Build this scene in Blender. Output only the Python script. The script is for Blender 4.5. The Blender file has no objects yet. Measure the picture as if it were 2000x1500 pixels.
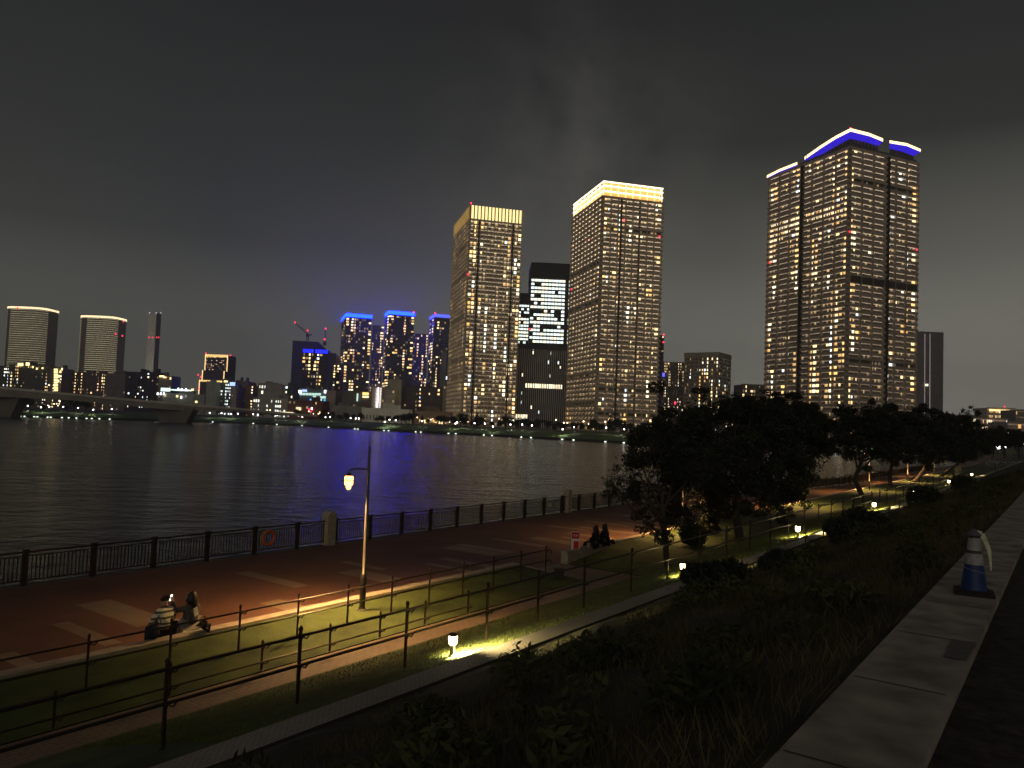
import bpy, bmesh, math, random
import numpy as np
from mathutils import Vector, Matrix, Quaternion
from mathutils import noise as mnoise
rnd = random.Random(7)
R_ = math.radians
scene = bpy.context.scene
col = scene.collection

# ------------------------------------------------------------------ camera
PITCH, ROLL, FOC, CAMZ, TH = R_(2.9), R_(2.2), 1500.0, 5.5, R_(36)
Fv = Vector((0, math.cos(PITCH), math.sin(PITCH)))
R0 = Vector((1, 0, 0)); U0 = Vector((0, -math.sin(PITCH), math.cos(PITCH)))
Rv = R0 * math.cos(ROLL) + U0 * math.sin(ROLL)
Uv = -R0 * math.sin(ROLL) + U0 * math.cos(ROLL)
cd = bpy.data.cameras.new("camera"); cam = bpy.data.objects.new("camera", cd); col.objects.link(cam)
cd.sensor_width = 36; cd.lens = 36 * FOC / 2000; cd.clip_start = 0.1; cd.clip_end = 30000
M = Matrix((Rv, Uv, -Fv)).transposed().to_4x4(); M.translation = Vector((0, 0, CAMZ))
cam.matrix_world = M
scene.camera = cam

# ------------------------------------------------------------------ render look
scene.view_settings.view_transform = 'Standard'; scene.view_settings.look = 'None'
scene.view_settings.exposure = .14; scene.view_settings.gamma = 1
scene.render.engine = 'CYCLES'
scene.cycles.use_denoising = True
scene.cycles.max_bounces = 5; scene.cycles.diffuse_bounces = 2; scene.cycles.glossy_bounces = 3
scene.cycles.sample_clamp_indirect = 12.0; scene.cycles.sample_clamp_direct = 0.0
scene.cycles.caustics_reflective = False; scene.cycles.caustics_refractive = False

# ------------------------------------------------------------------ night sky
world = bpy.data.worlds.new("World"); scene.world = world; world.use_nodes = True
nt = world.node_tree; nt.nodes.clear(); N = nt.nodes.new; LK = nt.links.new
wo = N('ShaderNodeOutputWorld'); bg = N('ShaderNodeBackground'); bg.inputs[1].default_value = 1.0
LK(bg.outputs[0], wo.inputs[0])
tc = N('ShaderNodeTexCoord'); sep = N('ShaderNodeSeparateXYZ'); LK(tc.outputs['Generated'], sep.inputs[0])
ramp = N('ShaderNodeValToRGB'); LK(sep.outputs[2], ramp.inputs[0])
els = [(0.0, (.125, .125, .108)), (.06, (.108, .110, .096)), (.12, (.090, .093, .081)), (.21, (.039, .0415, .0365)), (.30, (.0265, .0285, .026)), (.47, (.0145, .0155, .0165)), (1.0, (.011, .012, .013))]
while len(ramp.color_ramp.elements) < len(els): ramp.color_ramp.elements.new(.5)
for e, (p_, c_) in zip(ramp.color_ramp.elements, els): e.position = p_; e.color = (*c_, 1)
# brighter, warmer city glow towards the right, low down
mr = N('ShaderNodeMapRange'); LK(sep.outputs[0], mr.inputs[0]); mr.inputs[1].default_value = -.35; mr.inputs[2].default_value = .62; mr.inputs[3].default_value = 0; mr.inputs[4].default_value = 1
mz = N('ShaderNodeMapRange'); LK(sep.outputs[2], mz.inputs[0]); mz.inputs[1].default_value = 0; mz.inputs[2].default_value = .34; mz.inputs[3].default_value = 1; mz.inputs[4].default_value = 0
mm = N('ShaderNodeMath'); mm.operation = 'MULTIPLY'; LK(mr.outputs[0], mm.inputs[0]); LK(mz.outputs[0], mm.inputs[1])
add = N('ShaderNodeMixRGB'); add.blend_type = 'ADD'; LK(mm.outputs[0], add.inputs[0]); LK(ramp.outputs[0], add.inputs[1]); add.inputs[2].default_value = (.235, .220, .190, 1)
# faint cloud wisps hanging above the middle of the city
wd = N('ShaderNodeVectorMath'); wd.operation = 'DISTANCE'; LK(tc.outputs['Generated'], wd.inputs[0]); wd.inputs[1].default_value = (.075, .93, .33)
wr = N('ShaderNodeMapRange'); wr.interpolation_type = 'SMOOTHSTEP'; LK(wd.outputs['Value'], wr.inputs[0]); wr.inputs[1].default_value = .02; wr.inputs[2].default_value = .24; wr.inputs[3].default_value = 1; wr.inputs[4].default_value = 0
wn = N('ShaderNodeTexNoise'); wn.inputs['Scale'].default_value = 5.5; wn.inputs['Detail'].default_value = 6; wn.inputs['Roughness'].default_value = .62; wn.inputs['Distortion'].default_value = .3; LK(tc.outputs['Generated'], wn.inputs['Vector'])
wq = N('ShaderNodeMapRange'); LK(wn.outputs[0], wq.inputs[0]); wq.inputs[1].default_value = .38; wq.inputs[2].default_value = .72
wm = N('ShaderNodeMath'); wm.operation = 'MULTIPLY'; LK(wr.outputs[0], wm.inputs[0]); LK(wq.outputs[0], wm.inputs[1])
wa = N('ShaderNodeMixRGB'); wa.blend_type = 'ADD'; LK(wm.outputs[0], wa.inputs[0]); LK(add.outputs[0], wa.inputs[1]); wa.inputs[2].default_value = (.040, .037, .031, 1)
add = wa
# drifting low cloud
mp = N('ShaderNodeMapping'); mp.inputs['Scale'].default_value = (1, 1, 1.6); LK(tc.outputs['Generated'], mp.inputs[0])
nz = N('ShaderNodeTexNoise'); nz.inputs['Scale'].default_value = 3.2; nz.inputs['Detail'].default_value = 4; nz.inputs['Distortion'].default_value = .5; LK(mp.outputs[0], nz.inputs['Vector'])
nm = N('ShaderNodeMapRange'); LK(nz.outputs[0], nm.inputs[0]); nm.inputs[1].default_value = .3; nm.inputs[2].default_value = .75; nm.inputs[3].default_value = .94; nm.inputs[4].default_value = 1.12
mul = N('ShaderNodeVectorMath'); mul.operation = 'SCALE'; LK(add.outputs[0], mul.inputs[0]); LK(nm.outputs[0], mul.inputs['Scale'])
# the last of the physical sky, long after sunset
sky = N('ShaderNodeTexSky'); sky.sky_type = 'NISHITA'; sky.sun_disc = False
sky.sun_elevation = R_(-8); sky.sun_rotation = R_(200)
skm = N('ShaderNodeVectorMath'); skm.operation = 'SCALE'; skm.inputs['Scale'].default_value = .05; LK(sky.outputs[0], skm.inputs[0])
sa = N('ShaderNodeVectorMath'); sa.operation = 'ADD'; LK(mul.outputs[0], sa.inputs[0]); LK(skm.outputs[0], sa.inputs[1])
LK(sa.outputs[0], bg.inputs[0])
# added lamp standing in for warm glow of the city behind the viewer
sd = bpy.data.lights.new("sun", 'SUN'); sun = bpy.data.objects.new("sun", sd); col.objects.link(sun)
sd.energy = .52; sd.angle = R_(60); sd.color = (1, .86, .68)
sun.rotation_euler = (R_(79), 0, R_(-14))
sun.location = (0, -20, 60)

# ------------------------------------------------------------------ helpers
def ray(x, y):
    return Fv + Rv * ((x - 1000) / FOC) + Uv * ((750 - y) / FOC)
CP = Vector((0, 0, CAMZ))
def onz(x, y, z):
    d = ray(x, y); return CP + d * ((z - CAMZ) / d.z)
def atD(x, y, D):
    d = ray(x, y); return CP + d * (D / d.y)
def proj(P):
    v = Vector(P) - CP; dd = v.dot(Fv)
    return 1000 + FOC * v.dot(Rv) / dd, 750 - FOC * v.dot(Uv) / dd
ROTN = R_(54)
SU, SN = Vector((math.sin(TH), math.cos(TH), 0)), Vector((-math.cos(TH), math.sin(TH), 0))
def xy(s, w, z=0): return SU * s + SN * w + Vector((0, 0, z))

MATS = {}
def nodes_of(m):
    m.use_nodes = True; return m.node_tree, m.node_tree.nodes['Principled BSDF']
def mat(name, c, rough=.8, metal=0, noise=.25, nscale=3.0, bump=0.0, spec=.4, c2=None):
    if name in MATS: return MATS[name]
    m = bpy.data.materials.new(name); t, b = nodes_of(m)
    b.inputs['Roughness'].default_value = rough; b.inputs['Metallic'].default_value = metal
    b.inputs['Specular IOR Level'].default_value = spec
    tc = t.nodes.new('ShaderNodeTexCoord'); n = t.nodes.new('ShaderNodeTexNoise')
    n.inputs['Scale'].default_value = nscale; n.inputs['Detail'].default_value = 5
    t.links.new(tc.outputs['Object'], n.inputs['Vector'])
    r = t.nodes.new('ShaderNodeValToRGB'); t.links.new(n.outputs[0], r.inputs[0])
    r.color_ramp.elements[0].position = .32; r.color_ramp.elements[1].position = .68
    lo = tuple(v * (1 - noise) for v in c); hi = c2 if c2 else tuple(min(1, v * (1 + noise)) for v in c)
    r.color_ramp.elements[0].color = (*lo, 1); r.color_ramp.elements[1].color = (*hi, 1)
    t.links.new(r.outputs[0], b.inputs['Base Color'])
    if bump:
        bp = t.nodes.new('ShaderNodeBump'); bp.inputs['Strength'].default_value = bump
        bp.inputs['Distance'].default_value = .05
        t.links.new(n.outputs[0], bp.inputs['Height']); t.links.new(bp.outputs[0], b.inputs['Normal'])
    MATS[name] = m; return m
def emi(name, c, k):
    if name in MATS: return MATS[name]
    m = bpy.data.materials.new(name); t, b = nodes_of(m)
    b.inputs['Base Color'].default_value = (*[min(.8, v) for v in c], 1)
    b.inputs['Emission Color'].default_value = (*c, 1); b.inputs['Emission Strength'].default_value = k
    MATS[name] = m; return m

class MB:
    """collects shapes and links them as one mesh"""
    def __init__(s): s.v = []; s.f = []; s.mi = []
    def quad(s, a, b, c, d, mi=0):
        i = len(s.v); s.v += [tuple(a), tuple(b), tuple(c), tuple(d)]; s.f.append((i, i+1, i+2, i+3)); s.mi.append(mi); return s
    def tri(s, a, b, c, mi=0):
        i = len(s.v); s.v += [tuple(a), tuple(b), tuple(c)]; s.f.append((i, i+1, i+2)); s.mi.append(mi); return s
    def box(s, c, hx, hy, hz, dx=Vector((1, 0, 0)), mi=0, dy=None):
        c = Vector(c); dx = Vector(dx).normalized()
        dy = Vector(dy).normalized() if dy is not None else Vector((-dx.y, dx.x, 0)).normalized()
        dz = dx.cross(dy).normalized(); i = len(s.v)
        for z in (-1, 1):
            for x, y in ((-1, -1), (1, -1), (1, 1), (-1, 1)):
                s.v.append(tuple(c + dx*hx*x + dy*hy*y + dz*hz*z))
        for f in ((3, 2, 1, 0), (4, 5, 6, 7), (0, 1, 5, 4), (1, 2, 6, 5), (2, 3, 7, 6), (3, 0, 4, 7)):
            s.f.append(tuple(i+k for k in f)); s.mi.append(mi)
        return s
    def prism(s, pts, z0, z1, mi=0):
        i = len(s.v); n = len(pts)
        for z in (z0, z1):
            for p in pts: s.v.append((p[0], p[1], z))
        s.f.append(tuple(i+k for k in reversed(range(n)))); s.mi.append(mi)
        s.f.append(tuple(i+n+k for k in range(n))); s.mi.append(mi)
        for k in range(n):
            s.f.append((i+k, i+(k+1) % n, i+n+(k+1) % n, i+n+k)); s.mi.append(mi)
        return s
    def tube(s, pts, rad, n=8, mi=0, cap=True):
        pts = [Vector(p) for p in pts]
        if not hasattr(rad, '__len__'): rad = [rad]*len(pts)
        i0 = len(s.v); ref = None
        for k, p in enumerate(pts):
            t = (pts[min(k+1, len(pts)-1)] - pts[max(k-1, 0)]).normalized()
            if ref is None: ref = Vector((0, 0, 1)) if abs(t.z) < .9 else Vector((1, 0, 0))
            a = t.cross(ref).normalized(); b = t.cross(a).normalized(); ref = -b if ref.dot(b) < 0 else b
            a = t.cross(ref).normalized(); b = t.cross(a).normalized()
            for j in range(n):
                an = 2*math.pi*j/n; s.v.append(tuple(p + (a*math.cos(an) + b*math.sin(an))*rad[k]))
        for k in range(len(pts)-1):
            for j in range(n):
                s.f.append((i0+k*n+j, i0+k*n+(j+1) % n, i0+(k+1)*n+(j+1) % n, i0+(k+1)*n+j)); s.mi.append(mi)
        if cap:
            s.f.append(tuple(i0+j for j in range(n))); s.mi.append(mi)
            s.f.append(tuple(i0+(len(pts)-1)*n+j for j in reversed(range(n)))); s.mi.append(mi)
        return s
    def lathe(s, c, prof, n=16, mi=0):
        return s.tube([Vector(c)+Vector((0, 0, z)) for r, z in prof], [r for r, z in prof], n, mi)
    def build(s, name, mats, parent=None, smooth=False, off=None):
        me = bpy.data.meshes.new(name)
        v = s.v
        if off is not None: v = [(a[0]-off[0], a[1]-off[1], a[2]-off[2]) for a in v]
        me.from_pydata(v, [], s.f)
        if not isinstance(mats, (list, tuple)): mats = [mats]
        for m in mats: me.materials.append(m)
        if len(mats) > 1: me.polygons.foreach_set('material_index', s.mi)
        if smooth: me.polygons.foreach_set('use_smooth', [True]*len(s.f))
        me.update()
        o = bpy.data.objects.new(name, me); col.objects.link(o)
        if parent: o.parent = parent
        return o
def tag(o, label=None, cat=None, group=None, kind=None):
    if label: o['label'] = label
    if cat: o['category'] = cat
    if group: o['group'] = group
    if kind: o['kind'] = kind
    return o
def empty(name, loc, label, cat, group=None, rz=0):
    o = bpy.data.objects.new(name, None); col.objects.link(o); o.location = loc; o.rotation_euler = (0, 0, rz)
    o.empty_display_size = .2
    return tag(o, label, cat, group)
def copy_tree(o, parent=None, depth=0):
    c = o.copy(); col.objects.link(c)
    if parent is not None: c.parent = parent
    for ch in [x for x in KIDS.get(o.name, [])]: copy_tree(ch, c)
    return c
KIDS = {}
def kids(root):
    """remember children of a prototype so that copying does not scan the scene"""
    for o in bpy.data.objects:
        if o.parent: KIDS.setdefault(o.parent.name, [])
    KIDS[root.name] = [o for o in bpy.data.objects if o.parent == root]
    for c in KIDS[root.name]:
        KIDS[c.name] = [o for o in bpy.data.objects if o.parent == c]
        for g in KIDS[c.name]: KIDS[g.name] = []

# ------------------------------------------------------------------ materials
grass_m = mat('lawn_grass', (.052, .074, .016), .9, nscale=1.2, noise=.35, bump=.6)
bank_m = mat('bank_soil', (.036, .036, .016), .95, nscale=1.5, noise=.5, bump=.5)
conc_m = mat('pale_concrete', (.26, .235, .20), .85, nscale=2.5, noise=.18, bump=.2)
kerb_m = mat('kerb_stone', (.34, .29, .22), .8, nscale=4, noise=.2)
metal_m = mat('rail_bronze', (.055, .038, .026), .42, metal=.6, nscale=8)
pole_m = mat('lamp_pole_metal', (.09, .08, .07), .35, metal=.7, nscale=6)
dark_m = mat('dark_metal', (.02, .02, .02), .5, nscale=6)
asph_m = mat('asphalt', (.032, .026, .023), .9, nscale=9, noise=.7, bump=.6)
bark_m = mat('bark', (.045, .035, .025), .9, nscale=12, noise=.4, bump=.5)
leaf_m = mat('leaf_dark', (.022, .026, .012), .7, nscale=2, noise=.5)
leaf2_m = mat('leaf_dry', (.055, .042, .016), .8, nscale=2, noise=.5)
far_leaf_m = mat('far_leaf', (.025, .035, .015), .9, nscale=.3, noise=.5)

# paving of small bricks
def paving(name, c, c2, sc, mortar):
    m = bpy.data.materials.new(name); t, b = nodes_of(m); b.inputs['Roughness'].default_value = .75
    tc = t.nodes.new('ShaderNodeTexCoord'); br = t.nodes.new('ShaderNodeTexBrick')
    br.inputs['Color1'].default_value = (*c, 1); br.inputs['Color2'].default_value = (*c2, 1); br.inputs['Mortar'].default_value = (*mortar, 1)
    br.inputs['Scale'].default_value = sc; br.inputs['Mortar Size'].default_value = .018; br.inputs['Brick Width'].default_value = .5; br.inputs['Row Height'].default_value = .25
    t.links.new(tc.outputs['Object'], br.inputs['Vector'])
    n = t.nodes.new('ShaderNodeTexNoise'); n.inputs['Scale'].default_value = .35; n.inputs['Detail'].default_value = 6
    t.links.new(tc.outputs['Object'], n.inputs['Vector'])
    mr = t.nodes.new('ShaderNodeMapRange'); t.links.new(n.outputs[0], mr.inputs[0]); mr.inputs[1].default_value = .3; mr.inputs[2].default_value = .7; mr.inputs[3].default_value = .7; mr.inputs[4].default_value = 1.2
    sc_ = t.nodes.new('ShaderNodeVectorMath'); sc_.operation = 'SCALE'; t.links.new(br.outputs[0], sc_.inputs[0]); t.links.new(mr.outputs[0], sc_.inputs['Scale'])
    t.links.new(sc_.outputs[0], b.inputs['Base Color'])
    bp = t.nodes.new('ShaderNodeBump'); bp.inputs['Strength'].default_value = .3; bp.inputs['Distance'].default_value = .01
    t.links.new(br.outputs['Fac'], bp.inputs['Height']); bp.invert = True; t.links.new(bp.outputs[0], b.inputs['Normal'])
    return m
brick_m = paving('promenade_brick', (.15, .062, .032), (.18, .078, .040), 4.0, (.07, .04, .028))
pale_m = paving('promenade_pale', (.29, .20, .125), (.25, .175, .11), 4.0, (.15, .11, .08))
walk_m = mat('sidewalk_concrete', (.29, .255, .215), .88, nscale=2.6, noise=.38, bump=.5)
strip_m = paving('strip_block', (.32, .29, .245), (.36, .325, .275), 5.0, (.08, .07, .06))
path_m = paving('path_slab', (.20, .145, .095), (.23, .165, .11), 2.0, (.12, .09, .06))

# water
m = bpy.data.materials.new('river_water'); t, b = nodes_of(m)
b.inputs['Base Color'].default_value = (.010, .013, .012, 1); b.inputs['Roughness'].default_value = .20
b.inputs['IOR'].default_value = 1.33
g = t.nodes.new('ShaderNodeTexCoord')
mpw = t.nodes.new('ShaderNodeMapping'); mpw.inputs['Rotation'].default_value = (0, 0, R_(-12)); mpw.inputs['Scale'].default_value = (.75, 1.0, 1)
t.links.new(g.outputs['Object'], mpw.inputs[0])
w1 = t.nodes.new('ShaderNodeTexNoise'); w1.inputs['Scale'].default_value = .42; w1.inputs['Detail'].default_value = 6; w1.inputs['Roughness'].default_value = .62
w2 = t.nodes.new('ShaderNodeTexNoise'); w2.inputs['Scale'].default_value = .10; w2.inputs['Detail'].default_value = 3
for w_ in (w1, w2): t.links.new(mpw.outputs[0], w_.inputs['Vector'])
b1 = t.nodes.new('ShaderNodeBump'); b1.inputs['Strength'].default_value = .9; b1.inputs['Distance'].default_value = .95; t.links.new(w1.outputs[0], b1.inputs['Height'])
b2 = t.nodes.new('ShaderNodeBump'); b2.inputs['Strength'].default_value = .6; b2.inputs['Distance'].default_value = 1.4; t.links.new(w2.outputs[0], b2.inputs['Height']); t.links.new(b1.outputs[0], b2.inputs['Normal'])
t.links.new(b2.outputs[0], b.inputs['Normal'])
water_m = m
MB().quad((-3500, -2400, -2.5), (3500, -2400, -2.5), (3500, 1500, -2.5), (-3500, 1500, -2.5)).build('water', water_m)['kind'] = 'structure'

# ------------------------------------------------------------------ near ground, swept along the shore
def zw(s, w):
    far = s >= 26.3
    if w <= .62: return 3.72
    if w <= 1.26: return 3.8
    if w <= 7.95: return 3.74 + (w-1.26)/(7.95-1.26)*(1.40-3.74)
    if w <= 8.42: return 1.45
    if w <= 9.5: return 1.40 + (w-8.42)/1.08*(1.1-1.40)
    if w <= 12.45:
        e = .22+(.23*min(1, (s-26.3)/5.0) if far else 0)
        return 1.1 + (w-9.5)/2.95*(e-1.1)
    if far: return .02+.43*min(1, (s-26.3)/5.0)
    if s > 23.0:
        return max(0., .22*(1-(s-23.0)/1.2)) if w < 16.4 else 0
    if w <= 13.35: return .22
    return .24 + (w-13.35)/2.65*.14
def cls(s, w):
    far = s > 26.3
    if w < .62: return 'road'
    if w < 1.26: return 'sidewalk'
    if w < 7.95: return 'embankment'
    if w < 8.42: return 'edge_path'
    if w < 12.45: return 'lawn'
    if w < 16.05:
        if far: return 'lawn'
        if s > 23.0: return 'footpath'
        return 'footpath' if w < 13.35 else 'lawn'
    return 'kerb'
ws = [-30, -12, -4, -1, .30, .62, 1.26, 1.3, 2.2, 3.2, 4.3, 5.4, 6.5, 7.3, 7.95, 8.42, 9.5, 10.5, 11.5, 12.45, 13.35, 14.2, 15.1, 16.05, 16.38]
ss = sorted(set([-14, -8, -4] + list(range(-2, 23)) + [23, 23.4, 23.8, 24.2, 26.3] + [27+i*1.5 for i in range(24)] + [63+i*6 for i in range(24)]))
parts = {}
for i in range(len(ss)-1):
    for j in range(len(ws)-1):
        sm, wm = (ss[i]+ss[i+1])/2, (ws[j]+ws[j+1])/2
        c = cls(sm, wm)
        if c == 'kerb' and 23.0 < sm < 26.3: c = 'footpath'
        e = 1e-3
        def Z(s, w, c=c, sm=sm, wm=wm):
            s2 = s + (e if sm > s else -e); w2 = w + (e if wm > w else -e)
            if c == 'kerb': return .44 if sm < 23 else .50
            z = zw(s2, w2)
            if c == 'embankment' and w > 1.3 and w < 7.9: z += .10*math.sin(s*1.7+w)*math.cos(w*2.1)
            return z
        mb = parts.setdefault(c, MB())
        a, b_, c_, d_ = (ss[i], ws[j]), (ss[i+1], ws[j]), (ss[i+1], ws[j+1]), (ss[i], ws[j+1])
        mb.quad(*[(p[0], p[1], Z(*p)) for p in (a, b_, c_, d_)])
# risers
k = parts['kerb']
for s0, s1, zt in ((-14, 23, .44), (26.3, 201, .50)):
    k.quad((s0, 16.38, -.05), (s0, 16.38, zt), (s1, 16.38, zt), (s1, 16.38, -.05))
    k.quad((s0, 16.05, -.05), (s1, 16.05, -.05), (s1, 16.05, zt), (s0, 16.05, zt))
k.quad((23, 13.35, -.05), (23, 16.38, -.05), (23, 16.38, .44), (23, 13.35, .24))
k.quad((26.3, 16.05, -.05), (26.3, 16.38, -.05), (26.3, 16.38, .50), (26.3, 16.05, .50))
parts['edge_path'].quad((-14, 7.95, 1.2), (201, 7.95, 1.2), (201, 7.95, 1.45), (-14, 7.95, 1.45)).quad((-14, 8.42, 1.2), (201, 8.42, 1.2), (201, 8.42, 1.45), (-14, 8.42, 1.45))
parts['sidewalk'].quad((-14, .62, 3.5), (201, .62, 3.5), (201, .62, 3.8), (-14, .62, 3.8)).quad((-14, 1.26, 3.5), (201, 1.26, 3.5), (201, 1.26, 3.8), (-14, 1.26, 3.8))
gm = {'road': asph_m, 'sidewalk': walk_m, 'embankment': bank_m, 'edge_path': strip_m, 'lawn': grass_m, 'footpath': path_m, 'kerb': kerb_m}
for c, mb in parts.items():
    o = mb.build(c, gm[c]); o.rotation_euler = (0, 0, ROTN); o['kind'] = 'structure'
# the wide road bed behind the viewer so the ground does not stop
o = MB().quad((-300, -400, 3.69), (201, -400, 3.69), (201, -30, 3.72), (-300, -30, 3.72)).quad((-300, -30, 3.71), (-14, -30, 3.71), (-14, 16.4, .0), (-300, 16.4, .0)).build('ground', asph_m)
o.rotation_euler = (0, 0, ROTN); o['kind'] = 'structure'

# promenade with its jog inwards
PE = [(-200, 25.9), (61.5, 25.9), (68.5, 22.2), (92, 20.4), (240, 20.4), (420, 30)]
pm = MB()
for (s0, w0), (s1, w1_) in zip(PE, PE[1:]):
    pm.quad((s0, 16.38, 0), (s1, 16.38, 0), (s1, w1_, 0), (s0, w0, 0))
o = pm.build('promenade', brick_m); o.rotation_euler = (0, 0, ROTN); o['kind'] = 'structure'
pm = MB()
for (s0, w0), (s1, w1_) in zip(PE, PE[1:]):
    pm.quad((s0, w0-.45, .012), (s1, w1_-.45, .012), (s1, w1_, .012), (s0, w0, .012))
    pm.quad((s0, w0, -3), (s0, w0, .012), (s1, w1_, .012), (s1, w1_, -3))
    pm.quad((s0, w0-.45, .0), (s1, w1_-.45, .0), (s1, w1_-.45, .012), (s0, w0-.45, .012))
o = pm.build('quay_edge', mat('quay_concrete', (.10, .085, .07), .85, nscale=2)); o.rotation_euler = (0, 0, ROTN); o['kind'] = 'structure'
# pale bands laid across the bricks
pb = MB()
def band(s0, s1, w0, w1_): pb.quad((s0, w0, .004), (s1, w0, .004), (s1, w1_, .004), (s0, w1_, .004))
band(10.5, 11.45, 19.0, 22.3); band(9.2, 9.6, 18.0, 20.7); band(16.1, 16.65, 19.9, 23.1); band(14.1, 14.8, 17.2, 19.0)
band(4.2, 5.1, 19.0, 22.3); band(7.3, 7.7, 16.9, 19.0)
s_ = 12.9
while s_ < 120:
    s_ += rnd.uniform(2.6, 4.0)
    for q in range(2):
        w0 = rnd.uniform(16.9, 20.8); L = rnd.uniform(2.0, 3.4); wd = rnd.choice((.4, .55, .95))
        so = s_ + q*rnd.uniform(1.0, 1.6)
        if s_ < 17.6: continue
        band(so, so+wd, w0, min(w0+L, 24.6 if s_ < 60 else 19.6))
o = pb.build('paving_bands', pale_m); o.rotation_euler = (0, 0, ROTN); o['kind'] = 'structure'

# ------------------------------------------------------------------ far shore and its ground
SH = [(-1500, 640), (-900, 585), (-420, 500), (-296, 474), (-252, 500), (-205, 560), (-150, 545), (-86, 469), (-16, 440), (61, 366), (138, 317), (230, 285), (400, 262), (700, 300), (1500, 500)]
def offs(d):
    out = []
    for i, p in enumerate(SH):
        a = Vector(SH[max(i-1, 0)]); b = Vector(SH[min(i+1, len(SH)-1)]); t_ = (b-a).normalized()
        out.append(Vector(p) + Vector((-t_.y, t_.x))*d)
    return out
def shoreY(x, d=0):
    P = offs(d) if d else [Vector(p) for p in SH]
    for a, b in zip(P, P[1:]):
        if a.x <= x <= b.x: return a.y + (b.y-a.y)*(x-a.x)/(b.x-a.x)
    return P[-1].y
def strip(name, rows, m, kind='structure'):
    mb = MB()
    for (d0, z0), (d1, z1) in zip(rows, rows[1:]):
        A, B = offs(d0), offs(d1)
        for i in range(len(SH)-1):
            mb.quad((*A[i], z0), (*A[i+1], z0), (*B[i+1], z1), (*B[i], z1))
    o = mb.build(name, m); o['kind'] = kind; return o
far_wall_m = mat('far_quay_stone', (.035, .035, .03), .9, nscale=.5)
far_grass_m = mat('far_lawn', (.06, .12, .025), .9, nscale=.15, noise=.5)
strip('far_quay', [(0, -3.0), (.3, -1.3), (3.0, -1.25)], far_wall_m)
strip('far_lawn', [(3.0, -1.25), (16, 1.0), (24, 1.25), (46, 2.0)], far_grass_m)
strip('far_path', [(17, 1.075), (20.5, 1.17)], mat('far_path', (.2, .19, .16), .9)).location.z = .03
city_m = mat('city_ground', (.05, .048, .045), .9, nscale=.05)
A = offs(46); mb = MB()
for i in range(len(SH)-1):
    mb.quad((*A[i], 2.0), (*A[i+1], 2.0), (A[i+1].x*1.9, 3250, 2.0), (A[i].x*1.9, 3250, 2.0))
o = mb.build('city_ground', city_m); o['kind'] = 'structure'

# ------------------------------------------------------------------ far buildings
WARM = [emi('window_amber', (1.0, .58, .19), 1.7), emi('window_gold', (1.0, .72, .33), 2.1), emi('window_cream', (1.0, .86, .58), 2.0),
        emi('window_white', (.85, .97, 1.0), 1.9), emi('window_dim', (1.0, .66, .32), .32), emi('window_cool', (.80, .95, .86), 1.5), emi('window_faint', (.9, .7, .5), .10),
        emi('window_peach', (1.0, .64, .38), 1.6), emi('window_low', (1.0, .60, .25), .75), emi('window_ochre', (1.0, .55, .18), 1.05)]
PAL = {'warm': [0, 1, 1, 1, 2, 2, 3, 8, 9, 8, 5], 'mix': [0, 1, 1, 2, 2, 3, 7, 8, 9], 'office': [5, 5, 2], 'gold': [1, 1, 2], 'peach': [7, 7, 1, 2, 1, 8, 9], 'white': [2, 3, 5]}
PANES = []
for m_ in WARM:
    me = bpy.data.meshes.new('window'); me.from_pydata([(-.5, 0, -.5), (.5, 0, -.5), (.5, 0, .5), (-.5, 0, .5)], [], [(0, 1, 2, 3)])
    me.materials.append(m_); PANES.append(me)
def emit_windows(root, wins, cap=100):
    """wins: (centre, dir, w, h, material index, brightness rank)"""
    wins.sort(key=lambda q: -(q[2]*q[3]*(.05 if q[4] in (4, 6) else 1)))
    for c, d, w, h, mi in wins[:cap]:
        o = bpy.data.objects.new('window', PANES[mi]); col.objects.link(o); o.parent = root
        o.location = c - root.location; o.rotation_euler = (0, 0, math.atan2(d.y, d.x)); o.scale = (w, 1, h)
    rest = wins[cap:]
    if rest:
        mb = MB(); up = Vector((0, 0, 1))
        for c, d, w, h, mi in rest:
            c = c - root.location
            mb.quad(c-d*w/2-up*h/2, c+d*w/2-up*h/2, c+d*w/2+up*h/2, c-d*w/2+up*h/2, mi)
        o = mb.build('window', WARM, root); o['kind'] = 'stuff'
def solve(C, d, xt):
    lo, hi = 0.0, 700.0
    s0 = proj(C)[0] < xt
    for _ in range(50):
        md = (lo+hi)/2
        if (proj(C+d*md)[0] < xt) == s0: lo = md
        else: hi = md
    return lo
wallM = {}
def wmat(c):
    k_ = 'wall_%d_%d_%d' % tuple(int(v*1000) for v in c)
    return mat(k_, c, .85, nscale=.12, noise=.18)
def beacon(root, P, r=.7):
    MB().lathe(Vector(P)-root.location, [(r*.5, -r), (r, -r*.4), (r, r*.4), (r*.4, r)], 8).build('beacon', emi('beacon_red', (1.0, .03, .08), 3.0), root)

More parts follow.
